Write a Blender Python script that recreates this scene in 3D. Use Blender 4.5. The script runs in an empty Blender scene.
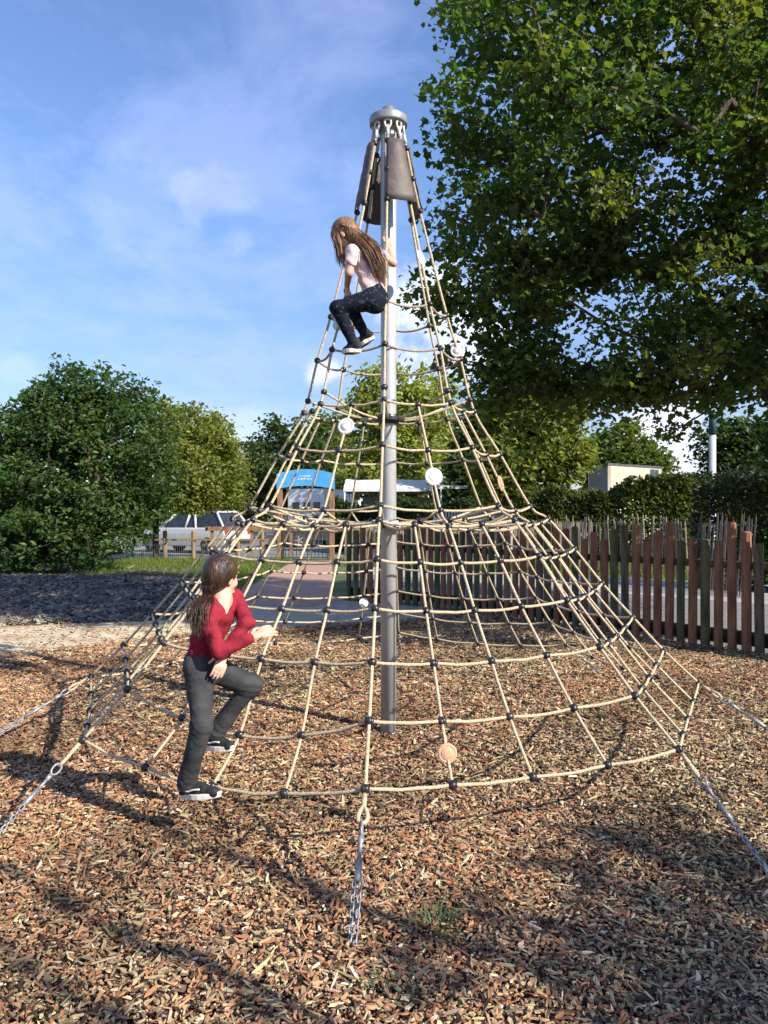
import bpy, bmesh, math, random
import numpy as np
from mathutils import Vector, Matrix
random.seed(7)
RNG = np.random.default_rng(11)
scn = bpy.context.scene
COL = scn.collection
CAM_H, FPX, HZ = 1.65, 769.0, 512.0
R = math.radians

def P(px, py, d):
    """world point seen in the photograph at pixel px,py when it stands d metres away"""
    return Vector(((px - 384) / FPX * d, d, CAM_H - (py - HZ) / FPX * d))
def G(px, py):
    """world point on the ground for a pixel"""
    d = CAM_H * FPX / (py - HZ)
    return Vector(((px - 384) / FPX * d, d, 0))

# ------------------------------------------------------------------ helpers
def link(name, me, parent=None):
    o = bpy.data.objects.new(name, me); COL.objects.link(o)
    if parent is not None: o.parent = parent
    return o
def tag(o, label=None, cat=None, group=None, kind=None):
    if label: o['label'] = label
    if cat: o['category'] = cat
    if group: o['group'] = group
    if kind: o['kind'] = kind
    return o
def thing(name, label, cat, loc=(0, 0, 0), group=None):
    o = link(name, None); o.location = loc; o.empty_display_size = .2
    bpy.context.view_layer.update()
    return tag(o, label, cat, group)

class MB:
    """collects faces for one mesh, in world coordinates"""
    def __init__(s): s.v = []; s.f = []
    def add(s, vs, fs):
        b = len(s.v); s.v += [tuple(p) for p in vs]; s.f += [tuple(i + b for i in f) for f in fs]; return s
    def box(s, c, size, rz=0, M=None):
        x, y, z = [a / 2 for a in size]
        vs = [Vector((i * x, j * y, k * z)) for i in (-1, 1) for j in (-1, 1) for k in (-1, 1)]
        m = M if M is not None else Matrix.Rotation(rz, 3, 'Z')
        return s.add([m @ p + Vector(c) for p in vs], [(0, 1, 3, 2), (4, 6, 7, 5), (0, 4, 5, 1), (2, 3, 7, 6), (0, 2, 6, 4), (1, 5, 7, 3)])
    def tube(s, pts, r, n=8, closed=False, cap=True):
        pts = [Vector(p) for p in pts]; m = len(pts)
        rs = r if isinstance(r, (list, tuple)) else [r] * m
        vs = []; up = None
        for i, p in enumerate(pts):
            a = pts[(i - 1) % m] if (i or closed) else p
            b = pts[(i + 1) % m] if (i < m - 1 or closed) else p
            t = (b - a); t = t.normalized() if t.length > 1e-9 else Vector((0, 0, 1))
            if up is None:
                up = Vector((0, 0, 1)) if abs(t.z) < .9 else Vector((1, 0, 0))
            up = up - t * up.dot(t)
            up = up.normalized() if up.length > 1e-6 else t.orthogonal().normalized()
            w = t.cross(up)
            for k in range(n):
                a_ = 2 * math.pi * k / n
                vs.append(p + (up * math.cos(a_) + w * math.sin(a_)) * rs[i])
        fs = []
        for i in range(m if closed else m - 1):
            j = (i + 1) % m
            for k in range(n):
                l = (k + 1) % n
                fs.append((i * n + k, j * n + k, j * n + l, i * n + l))
        if cap and not closed:
            fs.append(tuple(range(n - 1, -1, -1))[::-1]); fs.append(tuple((m - 1) * n + k for k in range(n)))
        return s.add(vs, fs)
    def lathe(s, prof, c=(0, 0, 0), n=24, M=None):
        m = M if M is not None else Matrix.Identity(3); c = Vector(c); vs = []; fs = []
        for (r, z) in prof:
            for k in range(n):
                a = 2 * math.pi * k / n
                vs.append(m @ Vector((r * math.cos(a), r * math.sin(a), z)) + c)
        for i in range(len(prof) - 1):
            for k in range(n):
                l = (k + 1) % n
                fs.append((i * n + k, i * n + l, (i + 1) * n + l, (i + 1) * n + k))
        fs.append(tuple(range(n))[::-1]); fs.append(tuple((len(prof) - 1) * n + k for k in range(n)))
        return s.add(vs, fs)
    def prism(s, poly, ax, d):
        """extrude the polygon (world points) by vector d"""
        n = len(poly); d = Vector(d)
        vs = [Vector(p) for p in poly] + [Vector(p) + d for p in poly]
        fs = [tuple(range(n))[::-1], tuple(range(n, 2 * n))] + [(i, (i + 1) % n, n + (i + 1) % n, n + i) for i in range(n)]
        return s.add(vs, fs)
    def build(s, name, mat, parent=None, smooth=False, bevel=0, fixn=True):
        me = bpy.data.meshes.new(name); me.from_pydata(s.v, [], s.f)
        if fixn or bevel:
            bm = bmesh.new(); bm.from_mesh(me)
            bmesh.ops.recalc_face_normals(bm, faces=bm.faces)
            if bevel:
                es = [e for e in bm.edges if len(e.link_faces) == 2 and e.calc_face_angle(0) > .5]
                bmesh.ops.bevel(bm, geom=es, offset=bevel, segments=2, profile=.6, affect='EDGES', clamp_overlap=True)
            bm.to_mesh(me); bm.free()
        if smooth: me.polygons.foreach_set('use_smooth', [True] * len(me.polygons))
        me.materials.append(mat)
        if parent is not None:
            me.transform(parent_inv(parent))
        return link(name, me, parent)
def parent_inv(p):
    m = Matrix.Identity(4); q = p
    while q is not None:
        m = Matrix.Translation(-q.location) @ m if q.rotation_euler.z == 0 else m; q = q.parent
    return m

def np_mesh(name, V, loops, starts, totals, mat, parent=None, color=None, smooth=False):
    me = bpy.data.meshes.new(name)
    V = np.asarray(V, dtype=np.float32)
    if parent is not None:
        V = V - np.array(parent.location, dtype=np.float32)
    me.vertices.add(len(V)); me.vertices.foreach_set('co', V.ravel())
    me.loops.add(len(loops)); me.loops.foreach_set('vertex_index', np.asarray(loops, dtype=np.int32))
    me.polygons.add(len(starts)); me.polygons.foreach_set('loop_start', np.asarray(starts, dtype=np.int32))
    me.polygons.foreach_set('use_smooth', np.full(len(starts), smooth))
    me.update(calc_edges=True)
    if color is not None:
        a = me.color_attributes.new('tone', 'FLOAT_COLOR', 'POINT')
        a.data.foreach_set('color', np.asarray(color, dtype=np.float32).ravel())
    me.materials.append(mat)
    return link(name, me, parent)

def instances(tv, tf, M, T):
    """template verts (n,3), faces list; M (k,3,3), T (k,3) -> verts, loops, starts, totals"""
    tv = np.asarray(tv, float); k = len(T); n = len(tv)
    V = (np.einsum('kij,nj->kni', M, tv) + T[:, None, :]).reshape(-1, 3)
    fl = np.array([i for f in tf for i in f]); tot = np.array([len(f) for f in tf])
    loops = (fl[None, :] + (np.arange(k) * n)[:, None]).ravel()
    totals = np.tile(tot, k); starts = np.concatenate([[0], np.cumsum(totals)[:-1]])
    return V, loops, starts, totals
def rand_rot(k, rng, tilt=None):
    """random frames; tilt limits how far the local z leans from vertical"""
    if tilt is None:
        z = rng.normal(size=(k, 3))
    else:
        z = np.concatenate([rng.normal(size=(k, 2)) * tilt, np.ones((k, 1))], 1)
    z /= np.linalg.norm(z, axis=1)[:, None]
    a = rng.normal(size=(k, 3)); x = a - (a * z).sum(1)[:, None] * z; x /= np.linalg.norm(x, axis=1)[:, None]
    y = np.cross(z, x)
    return np.stack([x, y, z], 2)

# ------------------------------------------------------------------ materials
def new_mat(name):
    m = bpy.data.materials.new(name); m.use_nodes = True
    nt = m.node_tree; b = nt.nodes['Principled BSDF']; return m, nt, b
def N(nt, t, **kw):
    n = nt.nodes.new(t)
    for k, v in kw.items(): setattr(n, k, v)
    return n
def ramp(nt, stops):
    r = N(nt, 'ShaderNodeValToRGB'); e = r.color_ramp.elements
    while len(e) < len(stops): e.new(.5)
    for el, (p, c) in zip(e, stops): el.position = p; el.color = (*c, 1)
    return r
def noisy(name, c1, c2, scale=8, rough=.7, metal=0, bump=.2, detail=6, lo=.35, hi=.65, stretch=None, c3=None, spec=.5, coat=0):
    m, nt, b = new_mat(name); L = nt.links
    tc = N(nt, 'ShaderNodeTexCoord'); mp = N(nt, 'ShaderNodeMapping')
    if stretch: mp.inputs['Scale'].default_value = stretch
    L.new(tc.outputs['Object'], mp.inputs[0])
    n = N(nt, 'ShaderNodeTexNoise'); n.inputs['Scale'].default_value = scale; n.inputs['Detail'].default_value = detail
    L.new(mp.outputs[0], n.inputs['Vector'])
    st = [(lo, c1), (hi, c2)] + ([(min(1, hi + .12), c3)] if c3 else [])
    r = ramp(nt, st); L.new(n.outputs['Fac'], r.inputs[0]); L.new(r.outputs[0], b.inputs['Base Color'])
    b.inputs['Roughness'].default_value = rough; b.inputs['Metallic'].default_value = metal
    b.inputs['Specular IOR Level'].default_value = spec; b.inputs['Coat Weight'].default_value = coat
    if bump:
        n2 = N(nt, 'ShaderNodeTexNoise'); n2.inputs['Scale'].default_value = scale * 3; n2.inputs['Detail'].default_value = 5
        L.new(mp.outputs[0], n2.inputs['Vector'])
        bp = N(nt, 'ShaderNodeBump'); bp.inputs['Strength'].default_value = bump; bp.inputs['Distance'].default_value = .02
        L.new(n2.outputs['Fac'], bp.inputs['Height']); L.new(bp.outputs[0], b.inputs['Normal'])
    return m
def tone_mat(name, rough=.7, trans=0, bumpscale=0, spec=.3, tcol=None):
    """colour from the mesh's own 'tone' attribute (each leaf or chip has its own colour)"""
    m, nt, b = new_mat(name); L = nt.links
    a = N(nt, 'ShaderNodeAttribute', attribute_name='tone'); L.new(a.outputs['Color'], b.inputs['Base Color'])
    b.inputs['Roughness'].default_value = rough; b.inputs['Specular IOR Level'].default_value = spec
    if bumpscale:
        tc = N(nt, 'ShaderNodeTexCoord'); n = N(nt, 'ShaderNodeTexNoise'); n.inputs['Scale'].default_value = bumpscale
        L.new(tc.outputs['Object'], n.inputs['Vector'])
        bp = N(nt, 'ShaderNodeBump'); bp.inputs['Strength'].default_value = .35; bp.inputs['Distance'].default_value = .004
        L.new(n.outputs['Fac'], bp.inputs['Height']); L.new(bp.outputs[0], b.inputs['Normal'])
    if trans:
        t = N(nt, 'ShaderNodeBsdfTranslucent'); mx = N(nt, 'ShaderNodeMixShader'); mx.inputs[0].default_value = trans
        g = N(nt, 'ShaderNodeMix', data_type='RGBA', blend_type='MULTIPLY'); g.inputs[0].default_value = 1
        L.new(a.outputs['Color'], g.inputs[6]); g.inputs[7].default_value = (*(tcol or (1.9, 1.8, .6)), 1)
        L.new(g.outputs[2], t.inputs['Color'])
        L.new(b.outputs[0], mx.inputs[1]); L.new(t.outputs[0], mx.inputs[2])
        L.new(mx.outputs[0], nt.nodes['Material Output'].inputs['Surface'])
    return m

M = {}
M['leaf'] = tone_mat('leaf', .5, .42, spec=.35)
M['bark'] = noisy('bark', (.035, .026, .018), (.10, .078, .055), 14, .9, bump=.8, stretch=(1, 1, .25))
M['chip'] = tone_mat('wood chip', .8, bumpscale=160, spec=.2)
M['steel'] = noisy('galvanised steel', (.38, .395, .41), (.49, .505, .52), 9, .42, .2, bump=.05, stretch=(1, 1, .3))
M['chainsteel'] = noisy('chain steel', (.20, .21, .22), (.38, .39, .40), 60, .5, .5, bump=.1)
M['rope'] = noisy('sand rope', (.44, .35, .22), (.70, .60, .42), 90, .85, bump=.6, spec=.2)
M['ropetop'] = noisy('worn grey rope', (.30, .25, .18), (.52, .44, .33), 90, .85, bump=.6, spec=.2)
M['blackplastic'] = noisy('black plastic', (.012, .012, .014), (.03, .03, .034), 30, .35, bump=.05)
M['panel'] = noisy('rubber panel', (.060, .048, .045), (.095, .074, .066), 9, .6, bump=.22, c3=(.20, .12, .09), lo=.35, hi=.62, stretch=(1, 1, 1.4))
M['discwhite'] = noisy('white disc', (.60, .58, .54), (.78, .77, .74), 30, .5, bump=.1)
M['disctan'] = noisy('tan disc', (.40, .24, .14), (.52, .33, .2), 30, .6, bump=.1)
M['white'] = noisy('white paint', (.66, .66, .64), (.80, .80, .78), 5, .5, bump=.05)
M['canvas'] = noisy('white canvas', (.50, .50, .48), (.68, .68, .66), 3, .75, bump=.05)
M['carpaint'] = noisy('silver white car paint', (.60, .60, .58), (.66, .66, .64), 4, .25, .1, bump=0, coat=.8)
M['darkpaint'] = noisy('dark car paint', (.02, .022, .026), (.035, .037, .042), 4, .25, bump=0, coat=.8)
M['glass'] = noisy('dark car glass', (.015, .02, .025), (.03, .035, .04), 3, .06, bump=0, spec=.8)
M['tyre'] = noisy('tyre rubber', (.015, .015, .015), (.03, .03, .03), 30, .8)
M['redlamp'] = noisy('red lamp', (.35, .03, .02), (.45, .05, .03), 20, .2, bump=0)
M['bluesign'] = noisy('blue board', (.045, .27, .60), (.07, .33, .66), 3, .5, bump=.05)
M['oak'] = noisy('brown timber post', (.16, .085, .045), (.28, .16, .09), 12, .8, bump=.5, stretch=(1, 1, .2))
M['paletimber'] = noisy('pale timber', (.17, .115, .065), (.27, .19, .11), 12, .8, bump=.4, stretch=(1, 1, .2))
M['redwood'] = noisy('red brown picket', (.13, .055, .028), (.30, .135, .07), 10, .85, bump=.7, stretch=(1.5, 1.5, .2), c3=(.12, .11, .045), lo=.3, hi=.6)
M['mosswood'] = noisy('mossy picket', (.05, .06, .022), (.14, .135, .06), 9, .9, bump=.7, stretch=(1.5, 1.5, .3), c3=(.16, .085, .05))
M['weatherwood'] = noisy('weathered picket', (.10, .07, .045), (.15, .11, .075), 9, .9, bump=.7, stretch=(1.5, 1.5, .25), c3=(.05, .06, .025), lo=.3, hi=.52)
M['darkwood'] = noisy('dark board', (.02, .018, .012), (.05, .042, .03), 8, .9, bump=.5)
M['greenmetal'] = noisy('dark green railing', (.015, .035, .025), (.03, .055, .04), 8, .5, bump=.05)
M['paling'] = noisy('pale chestnut paling', (.22, .18, .12), (.36, .31, .23), 12, .85, bump=.5, stretch=(1, 1, .2))
M['greypaling'] = noisy('grey chestnut paling', (.05, .046, .042), (.11, .10, .09), 12, .85, bump=.5, stretch=(1, 1, .2))
M['cladding'] = noisy('beige cladding', (.40, .34, .26), (.50, .44, .34), 3, .75, bump=.1, stretch=(8, 8, .4))
M['greycladding'] = noisy('grey cladding', (.17, .165, .15), (.24, .23, .21), 3, .8, bump=.1, stretch=(8, 8, .4))
M['roofdark'] = noisy('dark flat roof', (.04, .042, .045), (.08, .08, .085), 4, .8)
M['teal'] = noisy('dark teal panel', (.02, .05, .07), (.03, .07, .09), 4, .6)
M['lamppost'] = noisy('pale lamp post', (.50, .48, .46), (.62, .60, .58), 6, .5, .2, bump=.05)

# ------------------------------------------------------------------ the ground
def sheet(name, pts, z, mat, thick=0):
    mb = MB(); mb.add([(p[0], p[1], z) for p in pts], [tuple(range(len(pts)))])
    o = mb.build(name, mat); 
    bmf = o.data.polygons[0]
    if bmf.normal.z < 0: o.data.flip_normals()
    return tag(o, kind='structure')
M['groundmat'] = noisy('rough grass ground', (.05, .075, .022), (.11, .12, .045), 1.2, .95, bump=.6, detail=10, c3=(.16, .13, .07))
M['chipbed'] = noisy('wood chip bed', (.03, .02, .014), (.13, .085, .05), 34, .95, bump=1, detail=8, c3=(.26, .18, .10))
M['barkbed'] = noisy('grey bark bed', (.05, .045, .04), (.14, .126, .11), 26, .95, bump=1, detail=8)
M['sandpath'] = noisy('sandy path', (.42, .33, .20), (.62, .52, .35), 1.6, .95, bump=.4, detail=12, c3=(.33, .28, .17), stretch=(.45, 1.8, 1), lo=.38, hi=.58)
M['tarmac'] = noisy('grey tarmac', (.15, .145, .135), (.22, .215, .20), 5, .9, bump=.4, detail=12)
M['brownpad'] = noisy('brown path surface', (.33, .20, .14), (.42, .27, .20), 6, .9, bump=.4, detail=12)
M['concrete'] = noisy('pale concrete path', (.27, .26, .24), (.38, .37, .34), 3, .9, bump=.3, detail=10)

tag(sheet('ground', [(-260, -60), (260, -60), (260, 420), (-260, 420)], 0, M['groundmat']), kind='structure')
FENCE = [Vector((6.6, 6.2, 0)), Vector((4.34, 8.87, 0)), Vector((2.65, 10.94, 0)), Vector((.8, 13.36, 0)), Vector((-.73, 14.4, 0))]
CHIP_POLY = [(-9, -4), (12, -4), (12, 4.0), (6.5, 6.05), (4.28, 8.72), (2.55, 10.85), (1.2, 12.4), (.2, 11.2), (-1.2, 10.75), (-2.3, 10.4), (-3.2, 9.6), (-4.3, 8.5), (-9, 7.2)]
sheet('wood_chip_bed', CHIP_POLY, .004, M['chipbed'])
sheet('bark_bed', [(-20, 10.9), (-6, 10.9), (-3.6, 11.6), (-3.0, 13.2), (-4.0, 19), (-6, 21.5), (-20, 22)], .004, M['barkbed'])
sheet('sandy_path', [(-22, 6.6), (-9, 7.2), (-4.3, 8.5), (-3.2, 9.6), (-2.3, 10.4), (-2.5, 11.9), (-3.6, 11.6), (-6, 10.9), (-22, 10.9)], .008, M['sandpath'])
sheet('tarmac_path', [(-2.3, 10.4), (-1.2, 10.75), (.2, 11.2), (1.2, 12.4), (.7, 13.3), (-.75, 14.3), (-2.9, 14.6), (-3.0, 13.2), (-2.5, 11.9)], .012, noisy('light grey tarmac', (.30, .255, .19), (.42, .36, .27), 5, .9, bump=.4, detail=12))
pad = [G(353, 597), G(345, 604), G(300, 603), G(258, 600)]
sheet('brown_path', [(-.75, 14.3), (-1.3, 13.3), (-2.6, 13.6), (-2.95, 15.5), (-3.0, 25.9), (-1.75, 25.9), (-1.0, 15)], .016, M['brownpad'])
sheet('footpath', [(16, 5.5), (8, 12.5), (3, 17.2), (-.6, 20.5), (-.6, 23.2), (4.6, 20.2), (11, 15.6), (20, 8)], .004, M['concrete'])
sheet('service_road', [(-.7, 14.6), (.9, 13.5), (2.75, 11.05), (4.45, 8.95), (8, 4.6), (14, 4), (15.9, 5.4), (8, 12.4), (3, 17.1), (-.6, 20.4)], .006, M['tarmac'])
sheet('car_park', [(-40, 28), (-3.1, 27.2), (2, 27.2), (10, 32), (30, 34), (30, 60), (-40, 60)], .004, M['tarmac'])

# wood chips: one uncountable layer, every chip a small tilted slab
CH_PAL = np.array([(.50, .38, .22), (.38, .245, .14), (.36, .16, .075), (.41, .215, .11), (.19, .13, .088), (.05, .032, .022), (.39, .34, .17), (.68, .57, .385)])
def in_poly(x, y, poly):
    c = np.zeros(len(x), bool); n = len(poly)
    for i in range(n):
        x0, y0 = poly[i][:2]; x1, y1 = poly[(i + 1) % n][:2]
        if y0 == y1: continue
        c ^= ((y0 > y) != (y1 > y)) & (x < (x1 - x0) * (y - y0) / (y1 - y0) + x0)
    return c
def snoise(x, y, s, seed):
    r = np.random.default_rng(seed); o = np.zeros_like(x)
    for k in range(7):
        a = r.uniform(0, 6.28); f = s * r.uniform(.6, 2.2); o += np.sin((x * math.cos(a) + y * math.sin(a)) * f + r.uniform(0, 6.28))
    return o / 2.6
def chips(name, label, n, poly, dlo, dhi, pal, mixer, size, power, seed, zmax):
    rng = np.random.default_rng(seed)
    u = rng.uniform(size=n); d = (dlo ** power + u * (dhi ** power - dlo ** power)) ** (1 / power)
    x = rng.uniform(-1, 1, n) * (d * .60 + .55); y = d
    k = in_poly(x + rng.normal(0, .12, n), y + rng.normal(0, .12, n), poly); x, y, d = x[k], y[k], d[k]; n = len(x)
    sc = size * np.clip(.85 + (d - 3) * .07, .85, 1.7)
    ln = sc * rng.gamma(2.2, 1 / 2.2, n); wd = np.minimum(ln * .8, sc * rng.uniform(.2, .62, n) * .85); th = sc * rng.uniform(.08, .22, n)
    z = rng.uniform(0, 1, n) ** 1.4 * zmax + .006
    z += np.clip(snoise(x, y, 1.9, 3), -1, 1) * .018 + .018
    rot = rand_rot(n, rng, .30); S = np.stack([ln, wd, th], 1)
    Mx = rot * S[:, None, :]
    tv = [(-.5, -.22, 0), (-.36, .42, 0), (.2, .5, 0), (.5, .1, 0), (.22, -.5, 0)]
    tv = [(a, b, .5 + .5 * a * b) for a, b, _ in tv] + [(a * 1.05, b * 1.05, -.5) for a, b, _ in tv]
    tf = [tuple(range(5))] + [(i + 5, (i + 1) % 5 + 5, (i + 1) % 5, i) for i in range(5)]
    V, lo, st, to = instances(tv, tf, Mx, np.stack([x, y, z], 1))
    w = mixer(x, y, rng); col = pal[w] * 1.06 * (1 - .35 * np.clip(snoise(x, y, 2.4, 9), 0, 1))[:, None] * rng.uniform(.55, 1.2, (n, 1)) * rng.uniform(.93, 1.07, (n, 3))
    c = np.concatenate([col, np.ones((n, 1))], 1); # warp every chip a little so that no two share an outline
    V = V + (rng.normal(size=V.shape) * np.repeat(wd, 10)[:, None] * .13)
    c = np.repeat(c, 10, 0)
    o = np_mesh(name, V, lo, st, to, M['chip'], color=c)
    return tag(o, label, 'wood chips', kind='stuff')
def mix_main(x, y, rng):
    n = len(x); red = np.clip(.52 + .5 * snoise(x, y, 1.3, 5) - .18 * (x - .2), 0, 1)
    red = np.clip(red * (1 - np.clip((2.9 - y) * .8, 0, .6)), 0, 1)
    a = rng.choice(8, n, p=[.16, .18, .04, .06, .20, .16, .15, .05]); b = rng.choice(8, n, p=[.15, .22, .17, .19, .09, .12, .03, .03])
    return np.where(rng.uniform(size=n) < red, b, a)
chips('wood_chips', 'loose brown and cream wood chips covering the play area', 440000, CHIP_POLY, 2.1, 12.6, CH_PAL, mix_main, .031, 1.15, 21, .024)
chips('wood_chips', 'stray wood chips kicked out over the sandy path', 9000, [(-14, 6.6), (-9, 7.2), (-4.3, 8.5), (-3.2, 9.6), (-2.3, 10.4), (-2.5, 11.9), (-3.6, 11.6), (-6, 10.9), (-14, 10.9)], 6.6, 12, CH_PAL * .9, mix_main, .030, 1.2, 23, .004)
GP = np.array([(.16, .146, .128), (.205, .187, .163), (.085, .077, .067), (.27, .247, .214)])
chips('bark_chips', 'dark grey bark chips spread in front of the big bush', 45000, [(-20, 10.9), (-6, 10.9), (-3.6, 11.6), (-3.0, 13.2), (-4.0, 19), (-6, 21.5), (-20, 22)], 10.8, 22, GP,
      lambda x, y, r: r.choice(4, len(x), p=[.35, .3, .2, .15]), .075, 1.4, 22, .03)

# grass (uncountable) in strips
def grass(name, label, n, poly, h, seed):
    rng = np.random.default_rng(seed); pa = np.array([p[:2] for p in poly]); lo, hi = pa.min(0), pa.max(0)
    x = rng.uniform(lo[0], hi[0], n * 3); y = rng.uniform(lo[1], hi[1], n * 3); k = in_poly(x, y, poly); x, y = x[k][:n], y[k][:n]; n = len(x)
    a = rng.uniform(0, 6.28, n); l = rng.normal(0, .35, (n, 2)); hh = h * rng.uniform(.5, 1.3, n); w = rng.uniform(.006, .014, n) * max(1, h * 8)
    B = np.stack([x, y, np.zeros(n)], 1); S = np.stack([np.cos(a) * w, np.sin(a) * w, np.zeros(n)], 1)
    T = B + np.stack([l[:, 0] * hh, l[:, 1] * hh, hh], 1)
    V = np.stack([B - S, B + S, T], 1).reshape(-1, 3); lo_ = np.arange(3 * n); st = np.arange(n) * 3
    c = np.array([(.10, .16, .035)]) * rng.uniform(.5, 1.6, (n, 1)) + np.array([(.05, .03, 0)]) * rng.uniform(0, 1, (n, 1))
    c = np.repeat(np.concatenate([c, np.ones((n, 1))], 1), 3, 0)
    return tag(np_mesh(name, V, lo_, st, np.full(n, 3), M['leaf'], color=c), label, 'grass', kind='stuff')
grass('grass', 'sunlit strip of rough grass between the bush and the gate', 16000, [(-8, 19.5), (-6, 19.5), (-4.2, 18), (-3.1, 17), (-3.05, 26), (-9, 26.5)], .14, 31)
grass('grass', 'far verge of grass in front of the hedge', 14000, [(-1.6, 23.4), (4.6, 20.3), (11, 15.7), (13, 18), (8, 26), (-1.6, 26.8)], .16, 33)

# ------------------------------------------------------------------ trees
MAPLE = [(0, 0), (.20, .06), (.50, .10), (.44, .32), (.60, .60), (.32, .62), (.0, 1.0), (-.30, .64), (-.58, .58), (-.43, .30), (-.50, .12), (-.20, .05)]
MAPLE_V = [(a, b - .4, .30 * abs(a) - .35 * (b - .4) ** 2 + .1 * math.sin(9 * a + 5 * b)) for a, b in MAPLE]
MAPLE_F = [tuple(range(12))]
OVAL_V = [(0, -.5, 0), (.26, -.12, .07), (.22, .25, .06), (0, .55, -.04), (-.22, .25, .06), (-.26, -.12, .07)]
OVAL_F = [(0, 1, 2, 3), (0, 3, 4, 5)]
def tree(name, label, cat, base, trunk_h, lobes, nclump, nleaf, leaf, clump_r, pal, seed, trunk_r=.15, shape='oval', group=None, shell=.55, zmin=.3, droop=0, stems=1, trunk_label=None, stem_lean=.2, bare=None):
    """lobes: list of (centre, radii) in world metres; clumps of leaves fill them and limbs reach each clump"""
    rng = np.random.default_rng(seed); base = np.array(base, float)
    root = thing(name, label, cat, tuple(base), group)
    vol = np.array([r[0] * r[1] * r[2] for c, r in lobes]) ** .8; cnt = np.maximum(4, (vol / vol.sum() * nclump)).astype(int)
    C = []
    for (c, r), k in zip(lobes, cnt):
        u = rng.normal(size=(k, 3)); u /= np.linalg.norm(u, axis=1)[:, None]
        rad = rng.uniform(shell ** 3, 1, k) ** (1 / 3) * rng.uniform(.88, 1.08, k)
        C.append(np.array(c) + u * rad[:, None] * np.array(r))
    C = np.concatenate(C); C = C[C[:, 2] > zmin]
    if bare is not None: C = C[~bare(C)]
    # limbs
    nodes = []; par = []
    for s in range(stems):
        a = 2 * math.pi * s / stems + seed; off = np.array([math.cos(a), math.sin(a), 0]) * (0 if stems == 1 else .1)
        lean = np.array([math.cos(a), math.sin(a), 0]) * (0 if stems == 1 else stem_lean * trunk_h)
        p = -1
        for t in np.linspace(0, 1, 6):
            w = np.array([math.sin(t * 5 + seed), math.cos(t * 4 + seed), 0]) * .05 * trunk_h * t
            nodes.append(base + off + lean * t + w * .4 + np.array([0, 0, trunk_h * t])); par.append(p); p = len(nodes) - 1
    nodes = [np.array(n) for n in nodes]; top = base + np.array([0, 0, trunk_h])
    order = np.argsort(np.linalg.norm(C - top, axis=1))
    NA = np.zeros((len(nodes) + 5 * len(C) + 10, 3)); NA[:len(nodes)] = nodes; m = len(nodes)
    attach = np.zeros(len(C), int)
    for i in order:
        c = C[i]; dv = NA[:m] - c; dd = np.linalg.norm(dv, axis=1) + np.where(NA[:m, 2] > c[2] + .1, .6 * (NA[:m, 2] - c[2]), 0) + np.where(NA[:m, 2] < base[2] + .6 * trunk_h, 1.5, 0)
        j = int(np.argmin(dd)); L = np.linalg.norm(NA[j] - c); ns = int(min(4, max(1, L / .5)))
        a = NA[j].copy(); pj = j
        for q in range(1, ns + 1):
            t = q / ns; pt = a + (c - a) * t + np.array([0, 0, .10 * L * math.sin(math.pi * t) * (1 - droop)]) + rng.normal(size=3) * .04 * L * (q < ns)
            NA[m] = pt; par.append(pj); pj = m; m += 1
        attach[i] = pj
    par = np.array(par); w = np.zeros(m); 
    for i in attach: w[i] += 1
    for i in range(m - 1, -1, -1):
        if par[i] >= 0: w[par[i]] += w[i]
    tot = max(w.max(), 1); rad = trunk_r * np.clip((w / tot), 0, 1) ** .46
    rad = np.maximum(rad, .006 + trunk_r * .02)
    # cone segments as one mesh
    ch = np.nonzero(par >= 0)[0]; A = NA[par[ch]]; B = NA[ch]; ra = np.minimum(rad[par[ch]], rad[ch] * 1.5); rb = rad[ch]
    first = NA[par[ch]][:, 2] < base[2] + .05; ra = np.where(first, ra * 1.5, ra)
    t = B - A; t /= np.linalg.norm(t, axis=1)[:, None] + 1e-9
    h = np.where(np.abs(t[:, 2:3]) < .9, np.array([[0, 0, 1.]]), np.array([[1., 0, 0]])); u = np.cross(t, h); u /= np.linalg.norm(u, axis=1)[:, None]; v = np.cross(t, u)
    ns = 6; ang = np.arange(ns) / ns * 2 * math.pi
    ring = u[:, None, :] * np.cos(ang)[None, :, None] + v[:, None, :] * np.sin(ang)[None, :, None]
    Bx = B + t * rb[:, None] * .4
    V = np.concatenate([A[:, None, :] + ring * ra[:, None, None], Bx[:, None, :] + ring * rb[:, None, None]], 1).reshape(-1, 3)
    f1 = np.array([(i, (i + 1) % ns, ns + (i + 1) % ns, ns + i) for i in range(ns)]).ravel()
    loops = (f1[None, :] + np.arange(len(ch))[:, None] * 2 * ns).ravel(); nf = len(ch) * ns
    np_mesh('trunk', V, loops, np.arange(nf) * 4, np.full(nf, 4), M['bark'], root, smooth=True)
    # leaves
    k = len(C) * nleaf; ci = np.repeat(np.arange(len(C)), nleaf)
    csz = rng.uniform(.6, 1.35, len(C)) * clump_r
    off = rng.normal(size=(k, 3)); off /= np.linalg.norm(off, axis=1)[:, None]
    off *= (rng.uniform(.05, 1, k) ** .5)[:, None] * csz[ci][:, None] * np.array([1, 1, .7])
    T = C[ci] + off; T[:, 2] -= droop * .3 * np.linalg.norm(off[:, :2], axis=1)
    T[:, 2] = np.maximum(T[:, 2], .06)
    rot = rand_rot(k, rng, .9); s = leaf * rng.uniform(.6, 1.25, k)
    tv, tf = (MAPLE_V, MAPLE_F) if shape == 'maple' else (OVAL_V, OVAL_F)
    V, lo, st, to = instances(tv, tf, rot * s[:, None, None], T)
    pal = np.array(pal); cc = pal[rng.integers(0, len(pal), len(C))][ci] * .6 + pal[rng.integers(0, len(pal), k)] * .4
    cc = cc * rng.uniform(.75, 1.25, (k, 1)) * rng.uniform(.8, 1.2, len(C))[ci][:, None]
    cc = np.repeat(np.concatenate([cc, np.ones((k, 1))], 1), len(tv), 0)
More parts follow.
